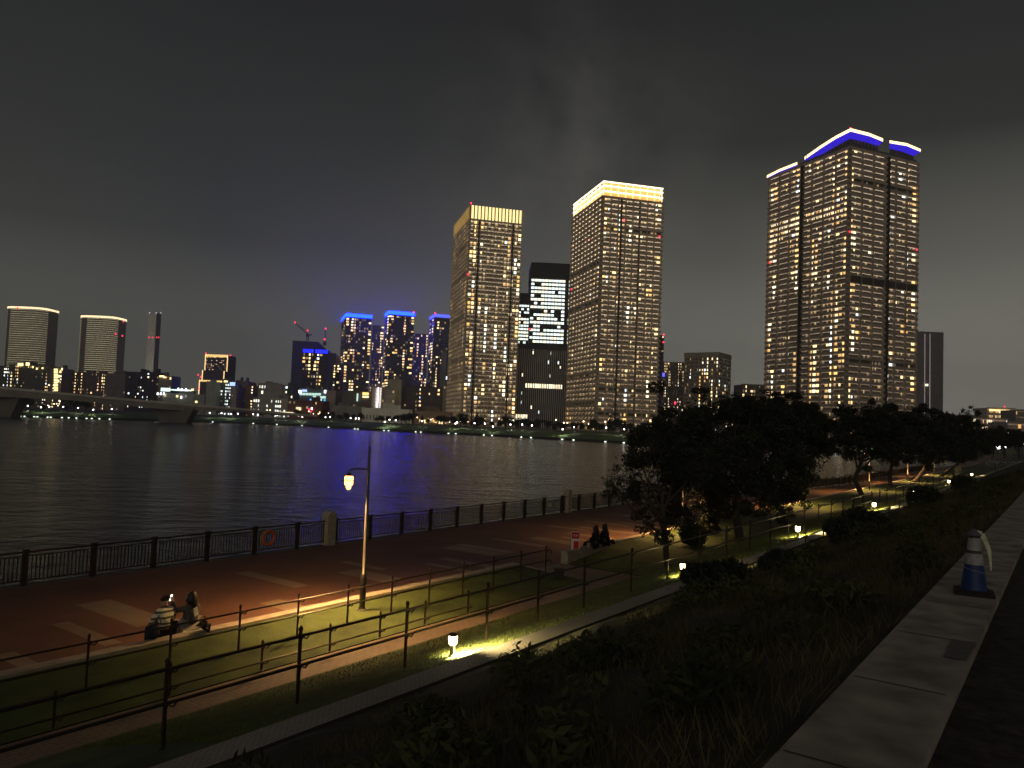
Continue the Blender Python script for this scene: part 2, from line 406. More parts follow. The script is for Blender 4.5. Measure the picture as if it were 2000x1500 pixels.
def tower(name, label, cat, xl, xc, xr, yt, D, th=0, floors=20, bl=6, br=8, wall=(.10, .09, .08), frame=(.25, .22, .18), p=.25, pal='warm',
          style='slab', crown=0, depth=22, group=None, strip_k=None, prot=1.1, fins=0, top_gap=0, z0=2.0, wf=.74, hf=.58, corner=False, run=.5, dim=.25, beacons=(), cap=100, parapet=.3, lo=0):
    C = atD(xc, yt, D); zt = C.z
    dR = Vector((math.cos(R_(th)), math.sin(R_(th)), 0)); dL = Vector((-math.sin(R_(th)), math.cos(R_(th)), 0))
    LR = solve(C, dR, xr) if xr > xc+.5 else 0
    LL = solve(C, dL, xl) if xl < xc-.5 and th > 0 else depth
    if xr <= xc+.5: LR = depth
    zf = zt - crown
    root = empty(name, (C.x, C.y, z0), label, cat, group)
    off = root.location
    P = [C, C+dR*LR, C+dR*LR+dL*LL, C+dL*LL]
    MB().prism([(q.x, q.y) for q in P], z0-2, zf+(.0 if crown else parapet)).build('wall', wmat(wall), root, off=off)
    fh = (zf-z0)/floors
    sl = MB(); fn = MB(); st = MB(); wins = []
    faces = [(C, dR, Vector((dR.y, -dR.x, 0)), LR, br), (C+dL*LL, -dL, Vector((-dL.y, dL.x, 0))*1.0, LL, bl)]
    for fi, (O, d, n, L, nb) in enumerate(faces):
        if fi == 1:
            n = -dR
        vis = n.dot(Vector((0, 0, 0)) - (O+d*L/2)) > 0
        if nb == 0: continue
        # slabs / balconies
        if style in ('slab', 'balcony', 'grid'):
            pr = prot if style != 'grid' else .35
            ht = {'slab': .22, 'balcony': .42, 'grid': .3}[style]*fh
            for k_ in range(lo, floors+1):
                z = z0+fh*k_
                c = O+d*L/2+n*(pr/2); c.z = z+ht*.25
                sl.box(c-off, L/2+(pr if style != 'grid' else 0)*.98, pr/2, ht/2, d)
        if fins:
            nf = max(1, round(nb/fins))
            for k_ in range(nf+1):
                c = O+d*(L*k_/nf)+n*((prot+.25)/2 if style != 'grid' else .25); c.z = (z0+zf)/2
                fn.box(c-off, .32 if fins > 1 else .22, (prot+.25)/2 if style != 'grid' else .25, (zf-z0)/2, d)
        if strip_k and vis:
            for k_ in range(lo, floors):
                z = z0+fh*(k_+1)-.22*fh
                a = O+n*.12; b = O+d*L+n*.12
                seg = rnd.random() > .06
                if seg:
                    a = a.copy(); b = b.copy(); a.z = b.z = z
                    st.quad(a-off, b-off, b-off+n*.28, a-off+n*.28)
        if vis and p > 0:
            colb = [rnd.random()**2.2*2.9 for _ in range(nb)]
            bw = L/nb
            for j in range(nb):
                on = False; mi = 1; last_bright = False
                pj = min(.95, p*colb[j]); cn = corner and ((fi == 0 and j in (0, nb-1)) or (fi == 1 and j == nb-1))
                if cn: pj = max(pj, .42)
                for k_ in range(lo, floors-top_gap):
                    if cn: q_ = 1.0
                    else: q_ = max(.12, min(1.9, .95+2.6*mnoise.noise(Vector((j*.31+D*.7, k_*.17+xl*.13, fi*9.3)))))
                    pp = (pj*(1-run)+(run if on else 0)*min(1, .35+pj))*min(1.25, q_)
                    on = rnd.random() < pp
                    c = O+d*(bw*(j+.5+rnd.uniform(-.08, .08)))+n*.06; c.z = z0+fh*(k_+.52)
                    if on:
                        if rnd.random() < .4 or not last_bright: mi = rnd.choice(PAL[pal])
                        ww = bw*wf*rnd.choice((.35, .5, .8, 1.0, 1.15, 1.3))
                        if cn: ww = bw*.96; mi = rnd.choice((0, 1, 1, 2, 9))
                        wins.append((c, d, ww, fh*hf*rnd.uniform(.8, 1.1), mi)); last_bright = True
                    else:
                        last_bright = False
                        if rnd.random() < dim*.6: wins.append((c, d, bw*wf*rnd.uniform(.4, 1), fh*hf, rnd.choice((4, 6, 6))))
    if sl.v: sl.build('balcony' if style == 'balcony' else 'floor_slab', wmat(frame), root)
    if fn.v: fn.build('pier', wmat(frame), root)
    if st.v: st.build('balcony_light', emi('balcony_light_%g' % strip_k, (1.0, .82, .60), strip_k), root)  # balcony lights; on the right edge halls, added wall lighting
    emit_windows(root, wins, cap)
    for (t_, which, zz) in beacons:
        Pb = (C + (dR*LR if which == 'R' else dL*LL)*t_); Pb = Pb + Vector((0, -1.6, 0)); Pb.z = z0+(zt-z0)*zz+(.8 if zz == 1 else 0)
        beacon(root, Pb, .0011*D)
    return dict(root=root, C=C, dR=dR, dL=dL, LR=LR, LL=LL, zf=zf, zt=zt, P=P, off=off)

def ring(Tw, z0, z1, out, m, name, both=True, bars=0, bar_m=None, inset=0):
    """a band round the visible faces of a tower top"""
    mb = MB(); off = Tw['off']; dR, dL = Tw['dR'], Tw['dL']
    C = Tw['C'].copy(); C.z = 0
    nR = -dL; nL = -dR
    a = C+nR*out+nL*out
    zc = (z0+z1)/2
    LR, LL = Tw['LR']+2*out, Tw['LL']+2*out
    hz = (z1-z0)/2
    mb.box(a+dR*LR/2+dL*.25+Vector((0, 0, zc))-off, LR/2, .25, hz, dR)
    mb.box(a+dL*LL/2+dR*.25+Vector((0, 0, zc))-off, LL/2-.5, .25, hz, dL)
    mb.box(a+dL*(LL-.25)+dR*LR/2+Vector((0, 0, zc))-off, LR/2, .25, hz, dR)
    mb.box(a+dR*(LR-.25)+dL*LL/2+Vector((0, 0, zc))-off, LL/2-.5, .25, hz, dL)
    return mb.build(name, m, Tw['root'])

# --- the two tall apartment towers with golden crowns
gold = emi('crown_gold', (1.0, .78, .36), 1.35)
goldw = emi('crown_white_gold', (1.0, .84, .56), 2.6)
TA = tower('apartment_tower', 'tall brown apartment tower with a crown of glowing gold vertical slats', 'tower', 889, 920, 1020, 400, 595, 15, floors=48, bl=20, br=15,
           wall=(.17, .145, .11), frame=(.50, .43, .33), p=.23, pal='warm', style='slab', crown=12, strip_k=3.3, fins=1, corner=True, prot=1.0, dim=.5, wf=.8, beacons=((0, 'R', 1), (.0, 'R', .68)))
ring(TA, TA['zf'], TA['zf']+1.2, .6, wmat((.42, .34, .24)), 'crown_base')
ring(TA, TA['zf']+1.2, TA['zt'], -.4, gold, 'crown_panel')
mb = MB()
for (O, d, n, L) in ((TA['C'], TA['dR'], -TA['dL'], TA['LR']), (TA['C'], TA['dL'], -TA['dR'], TA['LL'])):
    nf = 15
    for k_ in range(nf+1):
        c = O+d*(L*k_/nf)+n*.5; c.z = (TA['zf']+1.2+TA['zt'])/2
        mb.box(c-TA['off'], .38, .55, (TA['zt']-TA['zf']-1.2)/2, d)
mb.build('crown_slat', wmat((.50, .40, .22)), TA['root'])
TB = tower('apartment_tower', 'tallest central apartment tower with bright crown of stacked golden light bars', 'tower', 1122, 1180, 1293, 355, 530, 15, floors=48, bl=18, br=16,
           wall=(.16, .13, .10), frame=(.46, .39, .30), p=.20, pal='warm', style='balcony', crown=11, strip_k=3.2, fins=2, corner=True, prot=1.5, dim=.45, beacons=((.45, 'L', .80), (.35, 'R', .85), (.97, 'R', .80), (1, 'L', .62)))
ring(TB, TB['zf'], TB['zt']-.3, -1.0, emi('crown_amber', (1.0, .46, .13), .55), 'crown_panel')
hz = TB['zt']-TB['zf']
for q in (0.02, .36, .70, .97):
    ring(TB, TB['zf']+hz*q, TB['zf']+hz*q+.95, .7, goldw, 'crown_light_bar')
mb = MB()
for (O, d, n, L) in ((TB['C'], TB['dR'], -TB['dL'], TB['LR']), (TB['C'], TB['dL'], -TB['dR'], TB['LL'])):
    for k_ in range(9):
        c = O+d*(L*k_/8)+n*.1; c.z = (TB['zf']+TB['zt'])/2
        mb.box(c-TB['off'], .35, .5, hz/2, d)
mb.build('crown_post', emi('crown_post_lit', (1.0, .75, .4), 1.1), TB['root'])

for T_, ts in ((TA, (.17, .83)), (TB, (.30, .62))):
    mb = MB()
    for t_ in ts:
        c = T_['C']+T_['dR']*(T_['LR']*t_)-T_['dL']*.75; c.z = (2+T_['zf'])/2
        mb.box(c-T_['off'], .55, .9, (T_['zf']-2)/2, T_['dR'])
    mb.build('drain_recess', wmat((.06, .05, .04)), T_['root'])

# --- big tower on the right with winged roof
TC = tower('apartment_tower', 'widest apartment tower at right with blue lit winged roof canopies', 'tower', 1506, 1660, 1790, 290, 468, 24, floors=50, bl=20, br=18,
           wall=(.14, .115, .095), frame=(.36, .30, .25), p=.27, pal='mix', style='balcony', crown=0, strip_k=1.7, fins=3, corner=True, prot=1.5, dim=.4, wf=.72, lo=0,
           beacons=((0, 'R', .71), (1, 'R', .69), (1, 'L', .67)))
wl = []
for k_, (t0, t1) in ((39, (.02, .97)), (40, (.15, .97)), (38, (.7, .97)), (37, (.8, .97))):
    t_ = t0
    while t_ < t1:
        c = TC['C']+TC['dL']*(TC['LL']*t_)-TC['dR']*1.62; c.z = 2+(TC['zf']-2)*(k_+.45)/50
        if not .5 < t_ < .58: wl.append((c, -TC['dL'], .55, 1.3, rnd.choice((1, 2, 2, 9))))
        t_ += rnd.choice((.016, .016, .022, .035))
emit_windows(TC['root'], wl, 0)
# recessed dark vertical slot on the right face and on the left face
off = TC['off']
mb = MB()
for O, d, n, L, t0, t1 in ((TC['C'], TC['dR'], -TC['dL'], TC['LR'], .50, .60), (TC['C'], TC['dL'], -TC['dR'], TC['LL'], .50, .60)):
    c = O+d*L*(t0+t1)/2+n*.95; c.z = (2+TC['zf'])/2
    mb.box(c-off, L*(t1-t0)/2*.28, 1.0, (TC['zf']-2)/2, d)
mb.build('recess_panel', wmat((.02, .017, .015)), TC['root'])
for o_ in (0,):
    mb = MB()
    for O, d, n, L in ((TC['C'], TC['dR'], -TC['dL'], TC['LR']), (TC['C'], TC['dL'], -TC['dR'], TC['LL'])):
        for zz in (.55,):
            if n.dot(TC['dR']) < -.5: continue
            c = O+d*L/2+n*1.62; c.z = 2+(TC['zf']-2)*zz
            mb.box(c-off, L/2, .1, 2.2, d)
    mb.build('plant_floor', wmat((.05, .042, .036)), TC['root'])
blue = emi('canopy_blue', (.030, .014, .62), 1.0); edge = emi('canopy_edge_light', (1.0, .70, .36), 2.4)  # blue floodlight wash on the soffit is put in as emission
def canopy(pts, zin, zout, th_=2.2):
    """pts: list of (inner point, outer point) along the wing; soffit rises from inner to outer edge"""
    so = MB(); ed = MB(); rf = MB(); wl_ = MB()
    for (i0, o0, h0), (i1, o1, h1) in zip(pts, pts[1:]):
        za, zb = max(zin, zout+h0-3.0), max(zin, zout+h1-3.0)
        a = Vector((i0.x, i0.y, za))-off; b = Vector((i1.x, i1.y, zb))-off
        wl_.quad(Vector((i0.x, i0.y, zf))-off, Vector((i1.x, i1.y, zf))-off, b, a)
        c = Vector((o1.x, o1.y, zout+h1))-off; d = Vector((o0.x, o0.y, zout+h0))-off
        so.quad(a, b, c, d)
        up = Vector((0, 0, th_))
        ed.quad(d, c, c+up, d+up)
        rf.quad(d+up, c+up, b+up*1.5, a+up*1.5)
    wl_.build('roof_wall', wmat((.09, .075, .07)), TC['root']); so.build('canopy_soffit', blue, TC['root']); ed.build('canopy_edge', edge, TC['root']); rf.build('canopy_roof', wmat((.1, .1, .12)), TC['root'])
C_, dR, dL = TC['C'], TC['dR'], TC['dL']
def onL(t, o): return C_+dL*(TC['LL']*t)-dR*o
def onR(t, o): return C_+dR*(TC['LR']*t)-dL*o
zf = TC['zf']
def cr(o): return C_-dR*o-dL*o
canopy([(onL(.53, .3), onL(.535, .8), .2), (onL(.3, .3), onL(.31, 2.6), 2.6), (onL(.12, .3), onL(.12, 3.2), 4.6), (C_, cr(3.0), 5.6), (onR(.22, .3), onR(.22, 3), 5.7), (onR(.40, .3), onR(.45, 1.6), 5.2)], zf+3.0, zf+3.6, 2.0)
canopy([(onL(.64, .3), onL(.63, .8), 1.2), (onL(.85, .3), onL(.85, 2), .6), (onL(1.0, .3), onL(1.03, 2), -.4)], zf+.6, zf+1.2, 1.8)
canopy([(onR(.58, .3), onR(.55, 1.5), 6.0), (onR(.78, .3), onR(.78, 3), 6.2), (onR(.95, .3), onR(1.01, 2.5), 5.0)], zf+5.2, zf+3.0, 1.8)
ring(TC, zf, zf+3.0, .1, wmat((.10, .085, .07)), 'parapet')
mb = MB()
for k_ in range(9):
    for fn_, t_ in ((onL, .06+k_*.055), (onR, .04+k_*.05)):
        c = fn_(t_, 1.5); mb.box(Vector((c.x, c.y, zf+4.6))-off, .16, .16, 1.4)
mb.build('canopy_strut', wmat((.3, .28, .3)), TC['root'])
mb = MB().prism([((C_+dR*4+dL*4).x, (C_+dR*4+dL*4).y), ((C_+dR*(TC['LR']*.42)+dL*4).x, (C_+dR*(TC['LR']*.42)+dL*4).y), ((C_+dR*(TC['LR']*.42)+dL*40).x, (C_+dR*(TC['LR']*.42)+dL*40).y), ((C_+dR*4+dL*40).x, (C_+dR*4+dL*40).y)], zf, zf+7)
mb.build('roof_plant', wmat((.06, .05, .05)), TC['root'], off=off)
beacon(TC['root'], cr(2.5)+Vector((0, 0, 11.6)), .5)

# --- office pair between the towers, standing on a finned podium
O1 = tower('office_tower', 'lit office tower with black top between the two golden towers', 'tower', 1039, 1039, 1119, 512, 660, 2, floors=28, bl=0, br=14,
           wall=(.03, .033, .035), frame=(.09, .09, .085), p=.0, style='slab', crown=14, prot=.4, depth=40, cap=0)
ring(O1, O1['zf'], O1['zt'], .3, wmat((.012, .014, .016)), 'crown_screen')
MB().prism([(q.x, q.y) for q in O1['P']], O1['zf'], O1['zt']-1).build('roof_plant', wmat((.012, .013, .014)), O1['root'], off=O1['off'])
def office_win(Tw, f0, f1, z_lo, z_hi, nb, split, full):
    wins = []; O, d, L = Tw['C'], Tw['dR'], Tw['LR']; n = -Tw['dL']
    fh = (z_hi-z_lo)/(f1-f0)
    for k_ in range(f1-f0):
        a = rnd.choice((0, 0, 0, 0, 1, 3)); b_ = rnd.choice((nb, nb, nb-1, nb-4)) if k_ < (f1-f0)-1 else nb
        for j in range(nb):
            if j == split: continue
            pr = .97 if a <= j < b_ else .4
            if k_ in full: pr = .3
            if rnd.random() < pr:
                c = O+d*(L*(j+.5)/nb)+n*.45; c.z = z_lo+fh*(k_+.5)
                wins.append((c, d, L/nb*.86, fh*.58, rnd.choice((5, 5, 5, 2, 3))))
    emit_windows(Tw['root'], wins, 100)
zlo = atD(1080, 672, 660).z
office_win(O1, 0, 17, zlo, O1['zf'], 12, 10, (4, 7, 8))
O2 = tower('office_tower', 'lower lit office block left of the black topped office tower', 'tower', 1013, 1013, 1042, 572, 680, 2, floors=22, bl=0, br=5,
           wall=(.03, .033, .035), frame=(.08, .08, .08), p=0, crown=10, prot=.4, depth=35)
ring(O2, O2['zf'], O2['zt'], .3, wmat((.015, .017, .019)), 'crown_screen')
zlo2 = atD(1020, 672, 680).z
office_win(O2, 0, 12, zlo2, O2['zf'], 5, 99, (8, 9))
beacon(O2['root'], atD(1036, 643, 650), .9)
PD = tower('office_podium', 'dark office podium with close vertical fins and one bright sky lobby floor', 'building', 1009, 1009, 1109, 674, 625, 3, floors=18, bl=0, br=26,
           wall=(.02, .02, .02), frame=(.75, .68, .62), p=.04, pal='white', style='none', fins=1, prot=.6, depth=30, dim=.0, wf=.4, hf=.7)
mb = MB(); wl = []
for j in range(16):
    c = PD['C']+PD['dR']*(PD['LR']*(.22+.72*j/16))-PD['dL']*.3; c.z = atD(1060, 754, 625).z
    wl.append((c, PD['dR'], PD['LR']*.72/16*.75, 3.4, 2))
for j in range(8):
    c = PD['C']+PD['dR']*(PD['LR']*(.0+.26*(j+.5)/8))-PD['dL']*.3; c.z = atD(1060, 816, 625).z
    wl.append((c, PD['dR'], PD['LR']*.26/8*.7, 4.2, 2))
emit_windows(PD['root'], wl)
ring(PD, PD['zf']-3, PD['zf']+1.0, 1.1, wmat((.05, .05, .055)), 'parapet')

# --- blue crowned residential towers
def blue_tower(label, xl, xc, xr, yt, D, colr, k, p, th=18, **kw):
    T = tower('apartment_tower', label, 'tower', xl, xc, xr, yt, D, th, style='slab', crown=5.0, pal='peach', wall=(.045, .045, .055), frame=(.13, .13, .15), strip_k=.25, prot=.9, p=p, **kw)
    ring(T, T['zf'], T['zf']+1.0, .3, wmat((.05, .05, .06)), 'crown_base')
    ring(T, T['zf']+1.0, T['zt'], .6, emi('crown_'+colr, {'azure': (.0009, .0052, 1.0), 'violet': (.10, .13, 1.0)}[colr], k), 'crown_light')
    return T
blue_tower('dark apartment tower with bright azure light band, leftmost of the blue crowned trio', 668, 677, 726, 612, 950, 'azure', 68, .34, floors=36, bl=4, br=10, corner=True)
blue_tower('dark apartment tower with azure light band, middle and tallest of the blue crowned trio', 753, 760, 809, 607, 940, 'azure', 68, .28, floors=38, bl=3, br=10, corner=True, beacons=((.98, 'R', 1),))
blue_tower('dark apartment tower with pale violet blue light band, partly hidden by gold slatted tower', 840, 850, 886, 613, 960, 'violet', 1.5, .22, floors=36, bl=4, br=8, beacons=((0, 'R', 1),))
T = tower('apartment_tower', 'squat dark tower with deep blue crown lights in front of the cranes', 'tower', 592, 592, 641, 681, 800, 6, floors=18, bl=0, br=9, wall=(.04, .04, .05), frame=(.09, .09, .10), p=.36, pal='warm', crown=4, prot=.8, strip_k=.12)
mb = MB()
for j in range(12):
    if j in (5,): continue
    c = T['C']+T['dR']*(T['LR']*(j+.5)/12)-T['dL']*.6; c.z = T['zf']+1.9
    mb.box(c-T['off'], T['LR']/12*.36, .3, 1.7, T['dR'])
mb.build('crown_light', emi('crown_deepblue', (.006, .010, 1.0), 5.0), T['root'])
MB().prism([(q.x, q.y) for q in T['P']], T['zf'], T['zt']).build('roof_screen', wmat((.03, .03, .04)), T['root'], off=T['off'])
CT = tower('tower_under_construction', 'unlit dark tower under construction with cranes on top', 'tower', 570, 572, 622, 666, 1000, 8, floors=30, bl=2, br=8, wall=(.05, .05, .055), frame=(.09, .09, .09), p=0, prot=.6)
tower('tower_block', 'unlit dark block right of the squat blue crowned tower', 'tower', 638, 640, 656, 690, 930, 8, floors=24, bl=2, br=4, wall=(.055, .055, .06), frame=(.08, .08, .085), p=0, prot=.5)
tower('apartment_tower', 'slim tower block covered in golden stairwell lights beside dark blocks', 'tower', 652, 652, 666, 712, 850, 3, floors=20, bl=0, br=4, wall=(.08, .07, .05), frame=(.14, .12, .09), p=.9, pal='gold', prot=.5, wf=.8, run=.2)
def crane(px, py, D, jx, jy, label):
    B = atD(px, py, D); zt = CT['zt']
    root = empty('tower_crane', (B.x, B.y, zt), label, 'crane', 'cranes on the tower under construction')
    h = B.z-zt
    mb = MB()
    for sx in (-1, 1):
        for sy in (-1, 1): mb.box((sx*1.1, sy*1.1, h/2), .22, .22, h/2)
    for q in range(int(h/2.2)):
        mb.tube([(-1.1, -1.1, q*2.2), (1.1, -1.1, q*2.2+2.2)], .12, 4)
    mb.box((0, 0, h), 2.0, 1.6, 1.5)
    mb.build('mast', dark_m, root)
    J = atD(jx, jy, D)-B
    mb = MB().tube([(0, 0, h+1), (J.x, J.y, h+J.z)], .5, 4).tube([(0, 0, h+4), (J.x*.6, J.y*.6, h+1.5+J.z*.6)], .2, 4).tube([(0, 0, h+1), (-J.x*.3, 0, h+.8)], .8, 4)
    mb.box((0, 0, h+2.5), .4, .4, 2.5)
    mb.build('jib', dark_m, root)
    for q in ((J.x, J.y, h+J.z), (0, -1.5, h+6)):
        MB().lathe(q, [(.5, -1.2), (1.0, -.3), (1.0, .3), (.5, 1.2)], 8).build('beacon', emi('beacon_red', (1, .03, .08), 3.0), root)
crane(601, 655, 990, 576, 630, 'dark luffing crane with red lights and long jib raised to the left')
crane(634, 672, 985, 636, 642, 'dark crane with upright jib and red tip light, right of the first crane')

T = tower('apartment_tower', 'hazy tower with many small lights between first two blue crowned towers', 'tower', 726, 728, 750, 636, 1150, 10, floors=34, bl=2, br=7, wall=(.10, .09, .08), frame=(.17, .15, .14), p=.42, pal='peach', prot=.6, strip_k=.2)
T = tower('apartment_tower', 'brown tower full of warm lights between second and third blue crowned towers', 'tower', 806, 808, 836, 652, 1100, 10, floors=30, bl=2, br=8, wall=(.10, .08, .07), frame=(.17, .14, .12), p=.45, pal='peach', prot=.6, strip_k=.2)
T = tower('service_shaft', 'pale windowless shaft in front of third blue crowned tower', 'building', 862, 862, 873, 686, 900, 4, floors=3, bl=0, br=1, wall=(.24, .25, .24), frame=(.24, .25, .24), p=0, style='none')
T = tower('tower_block', 'dark block beside the pale shaft left of gold slatted tower', 'building', 873, 873, 884, 686, 905, 4, floors=12, bl=0, br=3, wall=(.04, .045, .05), frame=(.07, .07, .07), p=.15, pal='white')

# --- towers far to the left
def round_tower(label, xl, xr, yt, D, gap, beacons_, k):
    C = atD((xl+xr)/2, yt, D); Lp = atD(xl, yt, D); Rp = atD(xr, yt, D); W = (Rp-Lp).length/2
    root = empty('curved_apartment_tower', (C.x, C.y, 2), label, 'tower', 'twin curved towers far to the left')
    def fp(o, n=28):
        out = []
        for i in range(n):
            a = 2*math.pi*i/n; cx, sy = math.cos(a), math.sin(a)
            e = 2/3.6
            out.append((math.copysign(abs(cx)**e, cx)*(W+o), math.copysign(abs(sy)**e, sy)*(W*.85+o)))
        return out
    H = C.z-2
    MB().prism(fp(-.5), 0, H-4.5).build('wall', wmat((.09, .09, .075)), root)
    mb = MB(); nfl = 44
    for k_ in range(nfl): mb.prism(fp(.3), (H-5)*k_/nfl, (H-5)*k_/nfl+1.1)
    mb.build('floor_slab', wmat((.30, .28, .20)), root)
    st = MB()
    F_ = fp(-.05)
    for k_ in range(nfl):
        z = (H-5)*k_/nfl+2.6
        for i in range(15, 27):
            if i == gap or i == gap+1: continue
            a, b = F_[i], F_[(i+1) % 28]
            st.quad((a[0], a[1]-.1, z), (b[0], b[1]-.1, z), (b[0], b[1]-.1, z+.55), (a[0], a[1]-.1, z+.55))
    st.build('balcony_light', emi('balcony_light_far%g' % k, (1.0, .85, .50), k), root)
    MB().prism(fp(.6), H-4.3, H-.6).build('crown_light', emi('crown_cream', (1.0, .78, .45), 1.8), root)
    MB().prism(fp(1.5), H-.6, H+.5).build('roof', wmat((.05, .05, .045)), root)
    for (x, y) in beacons_:
        q = atD(x, y, D-W*.9)
        MB().lathe(q-root.location, [(.6, -1.6), (1.2, -.5), (1.2, .5), (.6, 1.6)], 8).build('beacon', emi('beacon_red', (1, .03, .08), 3.0), root)
    return root
r1 = round_tower('curved apartment tower with glowing cream rim, the leftmost tower on the skyline', 27, 105, 603, 1500, 17, ((34, 601),), .75)
r2 = round_tower('curved apartment tower with glowing cream rim and two red lights on its right side', 167, 240, 620, 1520, 18, ((241, 628), (226, 652), (239, 656)), .8)
T = tower('chimney', 'tall pale rectangular incinerator chimney with four red lights', 'chimney', 290, 306, 315, 612, 1500, 40, floors=3, bl=0, br=0, wall=(.62, .62, .55), frame=(.3, .3, .3), p=0, style='none')
O_ = T['C']
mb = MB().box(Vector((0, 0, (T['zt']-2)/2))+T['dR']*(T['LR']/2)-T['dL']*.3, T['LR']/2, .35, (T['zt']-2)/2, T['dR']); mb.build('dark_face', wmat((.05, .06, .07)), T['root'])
fl_ = bpy.data.lights.new('floodlight', 'SPOT'); fl_.energy = 1.4e5; fl_.color = (1, .97, .85); fl_.spot_size = R_(75); fl_.shadow_soft_size = 2
fo = bpy.data.objects.new('floodlight', fl_); col.objects.link(fo); fo.parent = T['root']; fo.location = (-90, -60, 8)
fo.rotation_euler = (Vector((0, 0, 85))-Vector((-90, -60, 8))).to_track_quat('-Z', 'Y').to_euler()
for x in (291, 298, 306, 310): 
    q = atD(x, 659, 1478); MB().lathe(q-T['off'], [(.5, -1.3), (.9, -.4), (.9, .4), (.5, 1.3)], 8).build('beacon', emi('beacon_red', (1, .03, .08), 3.0), T['root'])
for x in (292, 305, 314):
    q = atD(x, 611, 1480); MB().lathe(q-T['off'], [(.3, -.8), (.6, -.3), (.6, .3), (.3, .8)], 8).build('roof_lamp', emi('lamp_white', (1, .95, .9), 2.0), T['root'])

# --- stepped tower outlined in gold
D = 1300
root = None; outl = emi('gold_outline', (1.0, .62, .26), 1.7); 
tiers = [(402, 445, 691, 727), (396, 438, 722, 744), (390, 433, 741, 790)]
Cb = atD(418, 760, D); root = empty('stepped_tower', (Cb.x, Cb.y, 2), 'stepped dark office tower outlined with gold light strips', 'tower')
mbw = MB(); wins = []
for ti, (xl, xr, ya, yb) in enumerate(tiers):
    a = atD(xl, ya+1, D-ti*14); b = atD(xr, ya+3, D-ti*14); zt = a.z; zb = atD(xl, yb, D-ti*14).z
    mbw.prism([(a.x-Cb.x, a.y-Cb.y), (b.x-Cb.x, a.y-Cb.y), (b.x-Cb.x, a.y-Cb.y+40), (a.x-Cb.x, a.y-Cb.y+40)], 0 if ti == 2 else zb-30, zt-2)
    y_ = a.y-Cb.y-.6
    ob = MB()
    for x in (a.x, b.x): ob.box((x-Cb.x, y_, (zb+zt)/2-2), .7, .4, (zt-zb)/2)
    ob.build('edge_light', outl, root)
    if ti in (0, 2):
        ob = MB()
        for j in range(16): 
            xx = a.x+(b.x-a.x)*(j+.5)/16; hh = rnd.uniform(3.4, 5.2) if ti == 0 else 2.4
            ob.box((xx-Cb.x, y_, zt-4-hh/2+2), (b.x-a.x)/16*.42, .4, hh/2*1.1)
        ob.build('crown_light', emi('tier_gold', (1.0, .66, .24), 1.2), root)
    if ti == 0:
        for k_ in range(7):
            for j in range(12):
                if rnd.random() < .45: wins.append((Vector((a.x+(b.x-a.x)*(j+.7)/13, a.y-.3, zt-10-k_*3.1)), Vector((1, 0, 0)), 1.6, .9, 4 if rnd.random() < .5 else 7))
mbw.build('wall', wmat((.04, .04, .045)), root)
emit_windows(root, wins)
for (x, y) in ((450, 694), (402, 690), (387, 732), (392, 736), (388, 759)):
    MB().lathe(atD(x, y, D-40)-root.location, [(.6, -1.4), (1.1, -.5), (1.1, .5), (.6, 1.4)], 8).build('beacon', emi('beacon_red', (1, .03, .08), 3.0), root)

